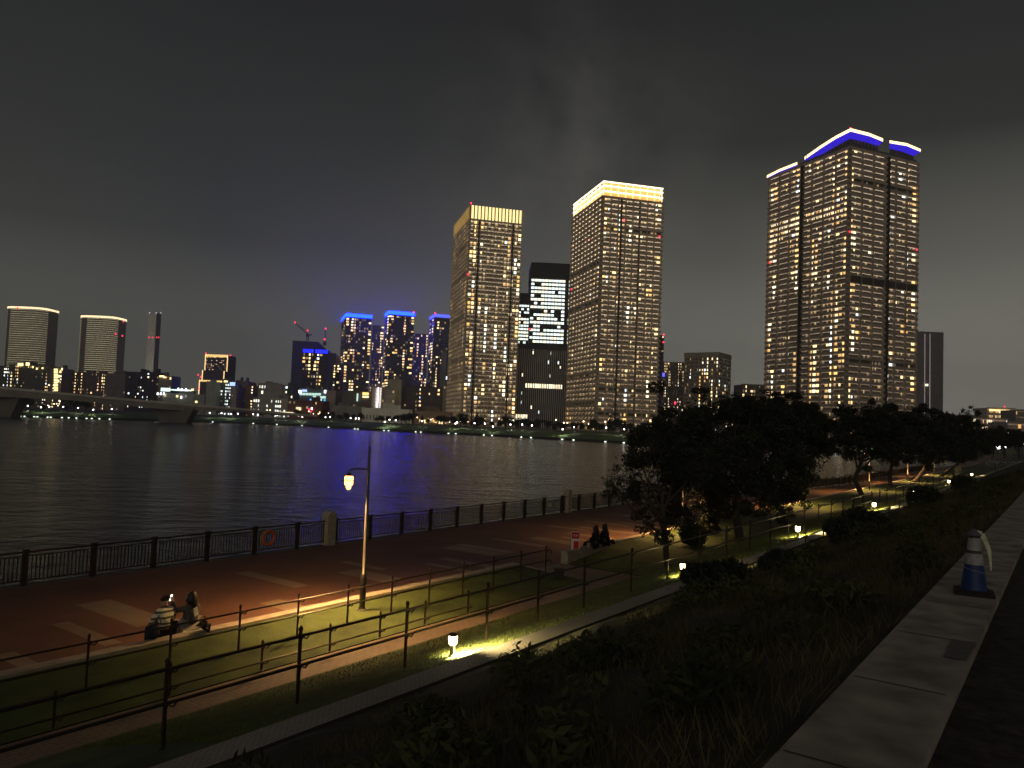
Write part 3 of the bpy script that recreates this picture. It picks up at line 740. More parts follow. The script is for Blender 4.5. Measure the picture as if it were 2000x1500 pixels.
# --- lower blocks, left to right
low = [
 ('apartment_block', 'dark waterfront block speckled with tiny lights at the far left edge', -30, 18, 716, 900, 12, 14, (.05, .05, .045), .5, 'white', 'slab'),
 ('apartment_block', 'dark apartment block with golden rooftop lamps below leftmost curved tower', 18, 98, 712, 880, 13, 20, (.05, .05, .042), .22, 'warm', 'slab'),
 ('apartment_block', 'apartment block with one bright yellow stairwell column', 96, 122, 719, 870, 13, 6, (.09, .08, .06), .5, 'gold', 'grid'),
 ('apartment_block', 'unlit brown block right of the bright yellow stairwell', 121, 142, 729, 900, 10, 5, (.075, .055, .045), .12, 'warm', 'grid'),
 ('apartment_block', 'reddish brown block with rows of small lights below second curved tower', 142, 207, 727, 890, 12, 16, (.075, .055, .045), .25, 'peach', 'grid'),
 ('apartment_block', 'grey brown block with ladder like balconies right of reddish block', 205, 248, 729, 880, 11, 7, (.10, .085, .08), .12, 'warm', 'slab'),
 ('apartment_block', 'near black block with scattered white lights below the chimney', 247, 288, 727, 870, 12, 9, (.018, .018, .022), .2, 'white', 'grid'),
 ('apartment_block', 'near black narrow block directly right of the chimney foot', 288, 311, 727, 860, 12, 5, (.02, .02, .025), .2, 'white', 'grid'),
 ('office_block', 'brown block with dark cap and yellow lamps along its top', 310, 336, 734, 850, 8, 4, (.12, .11, .09), .08, 'warm', 'none'),
 ('warehouse', 'long low grey green hall behind the bridge deck', 318, 400, 768, 760, 4, 8, (.14, .15, .13), .08, 'gold', 'none'),
 ('hotel_block', 'grey green slab block in front of the gold outlined tower', 404, 424, 746, 740, 9, 3, (.20, .22, .19), .0, 'white', 'grid'),
 ('office_block', 'dark block with dotted white windows right of grey green slab', 424, 456, 748, 750, 10, 8, (.08, .09, .09), .3, 'white', 'none'),
 ('office_block', 'slender striped block under a glowing blue sign', 452, 462, 757, 730, 9, 2, (.20, .17, .16), .05, 'warm', 'slab'),
 ('office_block', 'reddish block crowded with small pinkish lights', 461, 473, 744, 790, 10, 4, (.09, .07, .06), .6, 'peach', 'grid'),
 ('apartment_block', 'plain reddish brown block left of the orange stair tower', 470, 485, 745, 780, 10, 4, (.10, .075, .07), .06, 'peach', 'none'),
 ('stair_tower', 'narrow block with ladder of orange corridor lights', 482, 495, 753, 740, 11, 3, (.10, .06, .04), .95, 'gold', 'slab'),
 ('office_block', 'pale block with square grid of dark windows and two lit ones', 505, 552, 750, 720, 6, 9, (.19, .18, .16), .05, 'white', 'grid'),
 ('office_block', 'dark annex with two columns of white lights', 552, 573, 752, 730, 7, 4, (.05, .055, .06), .3, 'white', 'none'),
 ('office_block', 'low glass office with rows of brilliant white windows by the shore', 495, 563, 778, 640, 4, 16, (.22, .22, .19), .85, 'white', 'grid'),
 ('storehouse', 'dark red brown brick building beside low white office', 562, 630, 781, 630, 4, 8, (.07, .032, .025), .08, 'warm', 'none'),
 ('shopping_hall', 'dark hall with mint and blue glass front and two white floodlights', 585, 640, 758, 680, 6, 9, (.05, .055, .06), .12, 'office', 'none'),
 ('office_block', 'pink grey tower block right of mint glass hall', 637, 656, 763, 660, 6, 3, (.19, .155, .14), .06, 'office', 'none'),
 ('office_block', 'brown building with one big golden window under leftmost azure crowned tower', 668, 728, 764, 650, 5, 6, (.075, .065, .055), .06, 'office', 'none'),
 ('warehouse', 'long low pale roofed shed left of the white garage', 646, 705, 792, 600, 2, 5, (.14, .14, .12), .0, 'office', 'none'),
 ('stair_tower', 'pale tower carrying a vertical white neon zigzag stair', 727, 746, 756, 620, 8, 3, (.25, .23, .20), .0, 'white', 'none'),
 ('car_park_building', 'pale building with dark ribbon openings and parking blades', 745, 772, 760, 625, 7, 4, (.22, .20, .16), .12, 'white', 'slab'),
 ('office_block', 'tan block with stepped top above the ribbon building', 757, 785, 741, 690, 8, 3, (.22, .20, .15), .04, 'gold', 'none'),
 ('hall', 'low white walled hall with vertical slots near the shoreline', 707, 799, 797, 575, 2, 12, (.46, .46, .38), .0, 'white', 'none'),
 ('apartment_block', 'brown block with scattered warm windows left of finned rooftop block', 784, 822, 757, 700, 9, 7, (.075, .065, .06), .4, 'mix', 'grid'),
 ('apartment_block', 'brown block with dark rooftop louvre screen', 818, 866, 757, 690, 9, 8, (.07, .06, .055), .35, 'mix', 'grid'),
 ('restaurant', 'low tan building with golden lit ground floor by the shore', 810, 880, 803, 560, 2, 10, (.18, .13, .09), .0, 'gold', 'none'),
 ('apartment_block', 'dim lattice faced block squeezed left of gold slatted tower', 866, 886, 753, 660, 10, 4, (.16, .15, .12), .3, 'white', 'slab'),
]
roots = {}
for (nm, lb, xl, xr, yt, D, fl, nb, wc, p_, pl, stl) in low:
    fr = tuple(min(.4, v*1.7) for v in wc)
    wc = tuple(v*1.9 for v in wc)
    T = tower(nm, lb, 'building', xl, xl, xr, yt, D, rnd.uniform(0, 1.5), floors=fl, bl=0, br=nb, wall=wc, frame=fr, p=p_, pal=pl, style=stl, prot=.7, fins=(1 if stl == 'grid' else 0), depth=24, dim=.12, wf=.55, hf=.5, cap=80)
    roots[lb] = T
    # roof clutter
    mb = MB(); W = T['LR']
    for q in range(2):
        c = T['C']+T['dR']*W*rnd.uniform(.2, .8)+T['dL']*rnd.uniform(6, 14); hh = rnd.uniform(1, 2.4); c.z = T['zt']+hh
        mb.box(c-T['off'], W*rnd.uniform(.06, .14), 2.5, hh, T['dR'])
    mb.build('roof_plant', wmat(tuple(v*.7 for v in wc)), T['root'])
def lamp_on(T, x, y, w, h, m, name='sign_light', dD=-1.5):
    c = atD(x, y, T['C'].y+dD); MB().box(c-T['off'], w/2, .25, h/2).build(name, m, T['root'])
Lk = list(roots.values())
wht = emi('flood_white', (.85, .9, 1.0), 3.5); mint = emi('glass_mint', (.62, .92, .80), 1.0); skyb = emi('glass_blue', (.10, .45, .95), 1.1); yel = emi('lamp_yellow', (1, .75, .32), 2.6)
signb = emi('sign_blue', (.35, .5, 1.0), 1.7); goldp = emi('window_bright_gold', (1.0, .66, .2), 1.6); redl = emi('signal_red', (1.0, .05, .12), 2.2)
T = Lk[1]; lamp_on(T, 40, 712, 6, 3, yel, 'roof_lamp', -2); lamp_on(T, 54, 711, 4, 3.4, yel, 'roof_lamp', -2)
for x, y in ((83, 719), (72, 720), (64, 717)): lamp_on(T, x, y, 1.6, 2, yel, 'roof_lamp', -2)
T = Lk[2]
for y in range(722, 764, 5): lamp_on(T, 109, y, 4, 2.0, yel, 'stair_light')
for x, y in ((124, 721), (121, 726), (118, 735), (117, 744)): lamp_on(T, x-3, y, 1.6, 2.6, yel, 'stair_light')
T = Lk[8]; lamp_on(T, 316, 735, 5, 1.8, yel, 'roof_lamp'); lamp_on(T, 322, 737, 3, 1.4, yel, 'roof_lamp')
T = Lk[9]
lamp_on(T, 323, 761, 9, 3.5, emi('billboard_mint', (.75, 1.0, .9), 1.3), 'billboard'); lamp_on(T, 352, 762, 22, 1.4, emi('billboard_mint', (.75, 1.0, .9), 1.3), 'light_strip')
for x, y in ((308, 769), (314, 769), (320, 769), (348, 760), (355, 761), (363, 761), (354, 776)): lamp_on(T, x, y, 1.4, 2.4, wht, 'flood_lamp', -2.5)
lamp_on(T, 376, 761, 2.4, 1.8, yel, 'flood_lamp', -2.5); lamp_on(T, 346, 774, 1.8, 1.8, yel, 'flood_lamp', -2.5)
T = Lk[12]; lamp_on(T, 454, 750, 5, 3.4, signb, 'roof_sign')
T = Lk[11]; lamp_on(T, 441, 745, 3.5, 1.5, yel, 'roof_lamp')
T = Lk[20]
lamp_on(T, 586, 765, 2.6, 2.6, wht, 'flood_lamp'); lamp_on(T, 636, 765, 2.6, 2.6, wht, 'flood_lamp'); lamp_on(T, 595, 763, 4, 2.0, signb, 'roof_sign')
for j, x in enumerate(range(588, 630, 6)): lamp_on(T, x, 769.5+j*.1, 2.3, 2.0, mint, 'window')
for x, y, m_ in ((614, 775, mint), (628, 776, mint), (634, 776, mint), (608, 781, skyb), (616, 781, mint), (626, 781, mint), (635, 782, skyb)): lamp_on(T, x, y, 2.5, 2.0, m_, 'window')
T = Lk[22]
lamp_on(T, 714, 769, 5.2, 2.2, goldp, 'window'); lamp_on(T, 714, 775, 5.2, 1.6, emi('window_cream2', (1, .85, .5), 1.5), 'window'); lamp_on(T, 698, 776, 1.2, 6.5, mint, 'window')
T = Lk[24]
mb = MB(); pts = []
for k_ in range(15): 
    y = 757+k_*2.8; pts.append(atD(739.5-k_*.2, y, T['C'].y-1)-T['off'])
mb.tube(pts, .45, 5); mb.build('neon_tube', emi('neon_lilac', (1.0, .82, .95), 2.6), T['root'])
mb = MB()
for k_ in range(13):
    a = atD(738-k_*.2, 758+k_*3, T['C'].y-1)-T['off']; b = atD(734.5-k_*.2, 760+k_*3, T['C'].y-1)-T['off']; mb.tube([a, b], .18, 4)
    c = atD(744-k_*.2, 759+k_*3, T['C'].y-1)-T['off']; mb.box(c, .5, .1, .4)
mb.build('stair_light', emi('stair_cream', (1, .9, .8), 1.2), T['root'])
T = Lk[27]
mb = MB()
for j in range(14): 
    c = T['C']+T['dR']*(T['LR']*(j+.6)/14)+Vector((0, -.1, 0)); c.z = 6; mb.box(c-T['off'], .35, .12, 1.6)
mb.build('slot_window', wmat((.12, .12, .10)), T['root'])
T = Lk[30]
wl = []
for j in range(22):
    c = T['C']+T['dR']*(T['LR']*(.15+.85*(j+rnd.random())/22))-T['dL']*.2; c.z = 4.6+rnd.uniform(-.6, .6)
    wl.append((c, T['dR'], rnd.uniform(.6, 1.8), rnd.uniform(1.2, 3.0), rnd.choice((0, 1, 1, 2))))
emit_windows(T['root'], wl)
T = Lk[19]
for x, y, m_ in ((604, 800, redl), (609, 803, redl), (609, 798, wht), (625, 806, yel), (586, 801, yel)): lamp_on(T, x, y, 1.2, 1.6, m_, 'wall_lamp')
lamp_on(T, 583, 798, 4.0, 2.4, emi('porch_cream', (1, .85, .55), 1.0), 'porch_light')
lamp_on(TA and T, 562, 806, 16, 1.2, emi('porch_cream', (1, .85, .55), 1.0), 'light_strip', -3)

# blocks right of tower B
tower('tower_block', 'dark slab tower with red beacons hugging the right side of central tower', 'tower', 1283, 1283, 1297, 655, 720, 2, floors=34, bl=0, br=3, wall=(.045, .05, .055), frame=(.07, .07, .08), p=.2, pal='white', prot=.4, beacons=((.9, 'R', 1), (.9, 'R', .93)))
T = tower('apartment_tower', 'grey apartment block with blue sign and countless tiny lights', 'tower', 1293, 1293, 1338, 707, 700, 2, floors=26, bl=0, br=20, wall=(.12, .11, .10), frame=(.20, .18, .17), p=.36, pal='peach', prot=.5, wf=.4, strip_k=.2)
lamp_on(T, 1296, 732, 2, 3.5, emi('sign_indigo', (.12, .12, 1.0), 1.6), 'sign'); lamp_on(T, 1319, 787, 1.6, 2.4, redl, 'sign')
T = tower('apartment_tower', 'pale cornered apartment block with white balconies right of central tower', 'tower', 1338, 1404, 1427, 690, 620, 55, floors=22, bl=14, br=6, wall=(.15, .135, .115), frame=(.36, .33, .28), p=.26, pal='mix', style='grid', fins=2, wf=.45, strip_k=.3, corner=False)
ring(T, T['zf']-2.5, T['zf']+1, .6, wmat((.36, .33, .28)), 'parapet')
T = tower('apartment_block', 'low brown block in the gap before the widest tower', 'building', 1450, 1450, 1512, 751, 640, 2, floors=12, bl=0, br=12, wall=(.14, .12, .10), frame=(.2, .17, .14), p=.22, pal='mix', prot=.5, strip_k=.25)
T = tower('hotel_slab', 'plain dark purple grey slab with two thin vertical light lines right of widest tower', 'tower', 1784, 1784, 1843, 647, 900, 2, floors=40, bl=0, br=1, wall=(.15, .13, .15), frame=(.12, .10, .12), p=0, style='none')
for x in (1806.5, 1816.5):
    a = atD(x, 652, 898); b = atD(x-.5, 815, 898); mb = MB().tube([a-T['off'], b-T['off']], .28, 4); mb.build('light_line', emi('line_glow', (.7, .6, .55), .55), T['root'])
lamp_on(T, 1810, 752, 3.5, 2.6, emi('panel_cream', (1, .95, .7), 1.4), 'sign')

# far right waterfront
rt = [('stadium', 'low wide hall with golden floodlit roof rim at the right edge', 1928, 1982, 797, 1500, (.5, .4, .3)),
      ('exhibition_hall', 'pinkish floodlit low hall under the golden rimmed hall', 1915, 1968, 817, 1200, (.55, .42, .34)),
      ('office_block', 'block crowded with yellow windows at the right edge', 1984, 2030, 801, 1300, (.2, .16, .13)),
      ('office_block', 'low block with white lights behind the right hand trees', 1848, 1915, 812, 1100, (.16, .14, .13)),
      ('office_block', 'low pinkish block at the far right behind small trees', 1968, 2060, 825, 1000, (.4, .3, .26))]
for i, (nm, lb, xl, xr, yt, D, wc) in enumerate(rt):
    T = tower(nm, lb, 'building', xl, xl, xr, yt, D, 1, floors=max(3, int((850-yt)/8)), bl=0, br=14, wall=wc, frame=tuple(v*.8 for v in wc), p=.6, pal='mix', prot=.8, depth=40, strip_k=2.6)  # light strips added to brighten these walls in place of floodlights
    if i == 0:
        c = (atD(1930, 801, D-2)+atD(1975, 802, D-2))/2
        MB().box(c-T['off'], 20, .4, 1.6).build('roof_light', emi('rim_gold', (1, .75, .35), 2.2), T['root'])
        beacon(T['root'], atD(1962, 794, D), 1.4)

# more of the low town: rows behind everything so the skyline has no holes
dk = [(-60, 30, 745, 1700), (60, 180, 752, 1750), (200, 330, 757, 1800), (340, 420, 770, 1600), (440, 520, 764, 1650), (500, 600, 775, 1200), (655, 672, 770, 900), (1225, 1300, 800, 800), (1420, 1470, 790, 900), (1840, 1900, 828, 1500), (1880, 2100, 836, 1700)]
for i, (xl, xr, yt, D) in enumerate(dk):
    tower('city_block', 'distant low city block, one of the dim row behind the skyline', 'building', xl, xl, xr, yt, D, 0, floors=8, bl=0, br=16, wall=(.12, .11, .10), frame=(.15, .14, .13), p=.25, pal='mix', prot=.6, group='dim city blocks behind the skyline', depth=30, dim=.1, cap=40)

# ------------------------------------------------------------------ bridge
root = empty('road_bridge', atD(150, 815, 455), 'long low concrete road bridge reaching the far bank at left', 'bridge')
off = root.location
bp = [(-500, 722, 6, 425), (-200, 740, 26, 435), (-60, 749, 24, 440), (0, 755, 20, 445), (60, 760.5, 17, 450), (130, 767, 14, 455), (200, 774, 13.5, 462), (270, 780, 14, 470), (330, 785, 15.5, 475), (400, 791, 11, 482), (470, 797, 8, 492), (560, 806, 6, 512), (620, 810, 5, 530)]
dk_, pr_, un_ = MB(), MB(), MB()
prev = None
for x, y, th_, D in bp:
    a = atD(x, y, D); zb = a.z-th_*D/1500
    cur = (a, zb)
    if prev:
        (p0, z0_), (p1, z1_) = prev, cur
        d = (p1-p0); d.z = 0; d.normalize(); n = Vector((d.y, -d.x, 0)); B = -n*12
        def q(p, z, o=Vector((0, 0, 0))): return Vector((p.x, p.y, z))+o-off
        dk_.quad(q(p0, z0_), q(p1, z1_), q(p1, p1.z-1.2), q(p0, p0.z-1.2))
        dk_.quad(q(p0, z0_), q(p1, z1_), q(p1, z1_, B), q(p0, z0_, B))
        dk_.quad(q(p0, p0.z-1.2), q(p1, p1.z-1.2), q(p1, p1.z-1.2, B), q(p0, p0.z-1.2, B))
        dk_.quad(q(p0, z0_, B), q(p1, z1_, B), q(p1, p1.z, B), q(p0, p0.z, B))
        pr_.quad(q(p0, p0.z-1.4, n*.5), q(p1, p1.z-1.4, n*.5), q(p1, p1.z, n*.5), q(p0, p0.z, n*.5))
        pr_.quad(q(p0, p0.z, n*.5), q(p1, p1.z, n*.5), q(p1, p1.z), q(p0, p0.z))
        pr_.quad(q(p0, p0.z-1.4, n*.5), q(p1, p1.z-1.4, n*.5), q(p1, p1.z-1.4), q(p0, p0.z-1.4))
    prev = cur
dk_.build('girder', wmat((.24, .22, .19)), root); pr_.build('parapet', wmat((.5, .47, .41)), root)
for (x0, x1, D, zt) in ((-45, 36, 449, 9.5), (298, 378, 478, 7.0)):
    a = onz(x0, 800, -2.5); pl_ = atD(x0, 806, D); pr2 = atD(x1, 806, D)
    mb = MB(); 
    bw = (pr2-pl_)
    i = [(pl_.x, pl_.y), (pr2.x, pr2.y), (pr2.x, pr2.y+9), (pl_.x, pl_.y+9)]
    cx = (pl_.x+pr2.x)/2
    lo_ = [Vector((cx+(p[0]-cx)*.62, p[1], -3)) for p in i]; hi_ = [Vector((p[0], p[1], zt)) for p in i]
    for k_ in range(4): mb.quad(lo_[k_]-off, lo_[(k_+1) % 4]-off, hi_[(k_+1) % 4]-off, hi_[k_]-off)
    mb.build('pier', wmat((.13, .12, .105)), root)
for x, y, D in ((38, 738, 452), (136, 748, 460), (222, 758, 468), (290, 771, 474), (378, 775, 483), (449, 782, 492)):
    a = atD(x, y, D); zb = a.z-9
    MB().tube([Vector((a.x, a.y+1, zb))-off, a+Vector((0, 1, 0))-off, a+Vector((1.5, .5, .4))-off], .14, 5).build('lamp_post', dark_m, root)

# ------------------------------------------------------------------ far bank lamps, quay lights, trees
globe_w = emi('park_lamp_white', (1.0, .88, .92), 14)
proto = empty('park_lamp', (0, 0, 0), 'white globe park lamp standing on the lit green lawn of the far bank', 'lamp', 'park lamps along the far bank')
MB().lathe((0, 0, 0), [(.12, 0), (.08, .4), (.06, 3.0), (.1, 3.1)], 8).build('post', dark_m, proto)
MB().lathe((0, 0, 3.4), [(.1, -.32), (.3, -.15), (.34, .05), (.22, .28), (.03, .36)], 10).build('globe', globe_w, proto)
pl_d = bpy.data.lights.new('bulb', 'SPOT'); pl_d.energy = 1100; pl_d.spot_size = R_(150); pl_d.spot_blend = .6; pl_d.color = (1, .95, .8); pl_d.shadow_soft_size = .3
pl_o = bpy.data.objects.new('bulb', pl_d); col.objects.link(pl_o); pl_o.parent = proto; pl_o.location = (0, 0, 3.0)
kids(proto)
lx = [58, 84, 100, 127, 156, 186, 222, 413, 436, 455, 468, 498, 545, 566, 586, 594, 639, 648, 688, 698, 704, 755, 764, 776, 827, 893, 896, 930, 950, 966, 1000, 1023, 1042, 1102, 1124, 1187, 1222, 1252, 1286, 1375, 1640, 1700]
first = True
for i, x in enumerate(lx):
    d = 19.0 if i % 2 == 0 else rnd.uniform(7, 30)
    D = 450
    for _ in range(6):
        X = (x-1000)/1500*D; D = shoreY(X, d)
    X = (x-1000)/1500*D
    z = -1.25+(d-3)/13*2.25 if d < 16 else 1.0+(d-16)/8*.25 if d < 24 else 1.25+(d-24)/22*.75
    o = proto if first else copy_tree(proto); first = False
    o.location = (X, D, z)
proto = empty('quay_light', (0, 0, 0), 'small pale green lantern fixed low on the far quay wall at the water', 'lamp', 'lights along the foot of the far quay')
MB().box((0, 0, 0), .45, .2, .22).build('lens', emi('quay_lens', (.80, 1.0, .75), 2.2), proto)
MB().box((0, .3, .3), .55, .5, .06).build('bracket', dark_m, proto)
kids(proto); first = True
for x in [45, 53, 72, 78, 98, 104, 126, 139, 154, 174, 184, 199, 219, 420, 499, 545, 594, 646, 697, 703, 754, 763, 816, 826, 880, 894, 949, 965, 1022, 1041, 1102, 1124, 1186, 1222, 1634, 1690]:
    D = 450
    for _ in range(6): D = shoreY((x-1000)/1500*D, -.7)
    o = proto if first else copy_tree(proto); first = False
    o.location = ((x-1000)/1500*D, D, -1.95)

def leaf_cloud(clumps, n, size, rg, elong=1.8, flat=.6):
    """clumps: (centre, radii). returns MB of leaf quads"""
    mb = MB(); tot = sum(c[1][0]*c[1][1]*c[1][2] for c in clumps)
    for c, r in clumps:
        k_ = max(4, int(n*r[0]*r[1]*r[2]/tot))
        for _ in range(k_):
            while True:
                v = Vector((rg.uniform(-1, 1), rg.uniform(-1, 1), rg.uniform(-1, 1)))
                if .12 < v.length < 1: break
            v = v.normalized()*(v.length**.85)
            p = Vector(c)+Vector((v.x*r[0], v.y*r[1], v.z*r[2]))
            a = Vector((rg.gauss(0, 1), rg.gauss(0, 1), rg.gauss(0, flat))).normalized()
            b = a.cross(Vector((rg.gauss(0, 1), rg.gauss(0, 1), rg.gauss(0, 1)))).normalized()
            s = size*rg.uniform(.6, 1.3)
            mb.quad(p-a*s*elong*.5, p+b*s*.3, p+a*s*elong*.5, p-b*s*.3)
    return mb
protos = []
for v in range(4):
    rg = random.Random(50+v)
    pr = empty('park_tree', (0, 0, 0), 'small round dark park tree on the far bank lawn', 'tree', 'park trees along the far bank')
    MB().tube([(0, 0, 0), (.1, 0, 1.2), (-.1, .1, 2.6)], [.25, .2, .12], 6).build('trunk', bark_m, pr)
    cl = [((rg.uniform(-1.8, 1.8), rg.uniform(-1.5, 1.5), rg.uniform(2.2, 4.8)), (rg.uniform(1.2, 1.9),)*2+(rg.uniform(1, 1.6),)) for _ in range(7)]
    if v == 3: cl = [((0, 0, 1.5+q*1.0), (1.7-q*.24, 1.7-q*.24, .9)) for q in range(6)]
    leaf_cloud(cl, 420, .8, rg, 1.3).build('crown', far_leaf_m, pr)
    kids(pr); protos.append(pr)
used = [False]*4
tx = [585, 612, 627, 640, 652, 665, 680, 692, 710, 722, 738, 748, 762, 771, 785, 800, 812, 826, 838, 856, 867, 876, 889, 903, 915, 928, 938, 951, 962, 975, 987, 999, 1010, 1020, 1033, 1046, 1059, 1071, 1083, 1095, 1107, 1118, 1130, 1141, 1154, 1165, 1177, 1190, 1200, 1212, 1224, 1237, 1249, 1262, 1275, 1288, 1600, 1640, 1660, 1700, 1720, 1760, 60, 90, 130, 150, 175, 430, 460, 480, 520, 535]
for x in tx:
    x += rnd.uniform(-4, 4); v = rnd.choice((0, 1, 2, 0, 1, 2, 3)); D = 480; dd = rnd.uniform(40, 58)
    for _ in range(6): D = shoreY((x-1000)/1500*D, dd)
    o = protos[v] if not used[v] else copy_tree(protos[v]); used[v] = True
    s = rnd.uniform(.75, 1.45); o.location = ((x-1000)/1500*D, D, 1.95); o.scale = (s, s, s*rnd.uniform(.85, 1.15)); o.rotation_euler = (0, 0, rnd.uniform(0, 6))
for v in range(4):
    if not used[v]: 
        D = 500; protos[v].location = (-30+v, shoreY(-30, 50), 1.95)
# cars' worth of small street lights behind the trees
proto = empty('street_lamp', (0, 0, 0), 'small warm street lamp glowing behind the far bank trees', 'street lamp', 'street lamps on the road behind the far bank')
MB().tube([(0, 0, 0), (0, 0, 5.5), (.8, 0, 6)], [.12, .08, .05], 6).build('post', dark_m, proto)
MB().lathe((.9, 0, 5.9), [(.2, -.35), (.42, -.1), (.42, .15), (.15, .35)], 8).build('lamp_head', emi('street_lamp_warm', (1.0, .62, .35), 9), proto)
kids(proto); first = True
for x in [88, 96, 104, 112, 120, 350, 395, 524, 531, 556, 601, 610, 624, 640, 650, 656, 700, 730, 816, 828, 846, 870, 884, 897, 912, 946, 972, 1023, 1083, 1103, 1109, 1133, 1141, 1149, 1181, 1200, 1218, 1610, 1650, 1900, 1930, 1955, 1975, 1990]:
    x += rnd.uniform(-3, 3); D = 520; dd = rnd.uniform(55, 75)
    for _ in range(6): D = shoreY((x-1000)/1500*D, dd)
    o = proto if first else copy_tree(proto); first = False
    o.location = ((x-1000)/1500*D, D, 2.0); o.scale = (.9, .9, rnd.uniform(.5, 1.1))

# ------------------------------------------------------------------ waterside railing
def place(o, s, w, z=0, rz=0):
    o.location = xy(s, w, z); o.rotation_euler = (0, 0, ROTN+rz); return o
bayL = 2.02
rp = empty('railing_bay', (0, 0, 0), 'dark bronze railing bay with slim vertical bars at the water edge', 'railing', 'railing bays along the waterside')
MB().box((0, 0, .52), .075, .06, .52).box((0, 0, 1.07), .09, .075, .03).build('post', metal_m, rp)
MB().box((bayL/2, 0, 1.02), bayL/2-.08, .045, .025).box((bayL/2, 0, .90), bayL/2-.08, .02, .015).box((bayL/2, 0, .16), bayL/2-.08, .02, .02).build('rail', metal_m, rp)
mb = MB()
for k_ in range(15): mb.box((.2+k_*(bayL-.4)/14, 0, .53), .014, .014, .365)
mb.build('bars', metal_m, rp)['kind'] = 'stuff'
kids(rp); first = True
n_b = 0
def rail_run(s0, w0, s1, w1_, n):
    global first
    d = Vector((s1-s0, w1_-w0)); L = d.length/n; a = math.atan2(d.y, d.x)
    for i in range(n):
        s, w = s0+d.x*i/n, w0+d.y*i/n
        if any(abs(s-ps-.0) < .3 for ps in PIL) and w0 == w1_: continue
        o = rp if first else copy_tree(rp); first = False
        place(o, s, w, 0, a); o.scale = (L/bayL, 1, 1)
PIL = []
rail_run(4.4, 25.65, 61.5, 25.65, 28)
rail_run(61.5, 25.65, 68.5, 22.0, 4); rail_run(68.5, 22.0, 92, 20.2, 11); rail_run(92, 20.2, 160, 20.2, 30)
pil_m = mat('pillar_stone', (.36, .32, .23), .85, nscale=5)
pp = empty('stone_pillar', (0, 0, 0), 'pale stone pillar with rounded cap in the waterside railing', 'pillar', 'stone pillars in the railing')
MB().box((0, 0, .6), .22, .2, .6).build('shaft', pil_m, pp)
MB().box((0, 0, 1.23), .25, .23, .03).tube([(0, -.21, 1.24), (0, .21, 1.24)], .2, 16).build('cap', pil_m, pp)
kids(pp)
ps = [22.35, 41.7, 61.3]
for i, s in enumerate(ps):
    o = pp if i == 0 else copy_tree(pp); place(o, s, 25.62)
# life buoy on the railing
bo = MB(); ring_pts = [(math.cos(a)*.27, .0, math.sin(a)*.27) for a in [2*math.pi*i/20 for i in range(21)]]
bo.tube(ring_pts, .06, 8, cap=False)
o = bo.build('life_buoy', mat('buoy_orange', (.55, .12, .03), .5, nscale=3)); place(o, 19.2, 25.5, .62); tag(o, 'orange life buoy ring hung on the waterside railing', 'life buoy')
# small notice plate on a bay
o = MB().box((0, 0, 0), .16, .012, .11).build('notice_plate', mat('plate_yellow', (.5, .48, .25), .6)); place(o, 39.6, 25.56, .62); tag(o, 'small pale yellow notice plate on the railing left of second pillar', 'sign')

# ------------------------------------------------------------------ hand rails on the bank
def hand_rail(name, label, posts, w, zb, h, rails, z1=None, curl=False, r=.019, pr=.024):
    s0 = posts[0]; root = empty(name, xy(s0, w, zb), label, 'handrail', rz=ROTN)
    zf_ = (lambda s: (zb if z1 is None else zb+(z1-zb)*(s-s0)/(posts[-1]-s0))-zb)
    for s in posts:
        x = s-s0; z = zf_(s)
        MB().lathe((x, 0, z), [(pr*1.9, -.02), (pr*1.9, .02), (pr, .03), (pr, h), (pr*1.3, h+.01), (pr*1.25, h+.045), (pr*.4, h+.075)], 10).build('post', metal_m, root)
    for hr in rails:
        pts = [(s-s0, -.06, zf_(s)+hr) for s in posts]
        if curl:
            x, y, z = pts[-1]; pts += [(x+.12, y, z), (x+.22, y, z-.03), (x+.25, y, z-.1), (x+.2, y, z-.13)]
        MB().tube(pts, r, 8).build('rail', metal_m, root)
    for s in posts:
        for hr in rails:
            mb = MB()
            x = s-s0; z = zf_(s)+hr
            mb.tube([(x, 0, z-.08), (x, -.03, z-.075), (x, -.06, z-.02), (x+.05, -.05, z-.05), (x+.09, -.04, z-.07), (x+.13, -.06, z-.01)], .014, 6)
            mb.build('bracket', metal_m, root)
    return root
hand_rail('handrail', 'two bar handrail on the lit lawn nearest the promenade, ending in curled tips', [-1.3, .4, 2.1, 3.8, 5.5, 7.2, 8.82, 10.42, 12.0, 13.55, 15.1, 16.6, 18.1, 19.6, 21.1, 22.6], 14.68, .30, .93, (.86, .50), curl=True)
hand_rail('handrail', 'low handrail with short posts along the footpath edge', [.4, 2.3, 4.2, 6.1, 8.1, 10.1, 11.9, 13.45, 15.05, 16.8], 13.42, .22, .56, (.52, .2))
hand_rail('handrail', 'long two bar handrail with tall posts on the near grass bank', [-1, 1.2, 3.4, 5.7, 7.85, 10.2, 12.55, 14.4, 16.4, 18.9, 21.2, 23.6, 26, 28.4, 30.8, 33.2, 35.6, 38, 40.4, 42.8, 45.2, 47.6, 50, 52.4, 54.8, 58, 61, 64, 68, 72, 76, 80, 85, 90, 96, 102], 9.52, 1.08, 1.12, (1.06, .62), r=.024, pr=.029)
hand_rail('handrail', 'low stub handrail beside the concrete strip below the dark bushes', [26.5, 29, 31.5, 34, 36.5, 39, 42, 45, 48, 52, 56], 7.7, 1.45, .42, (.40,), r=.022)
hand_rail('handrail', 'distant pair of thin rails climbing toward the right hand end of the bank', [104, 108, 112, 116, 120, 126, 132, 140], 6.8, 1.9, 1.0, (.95, .5), z1=2.9, r=.03)

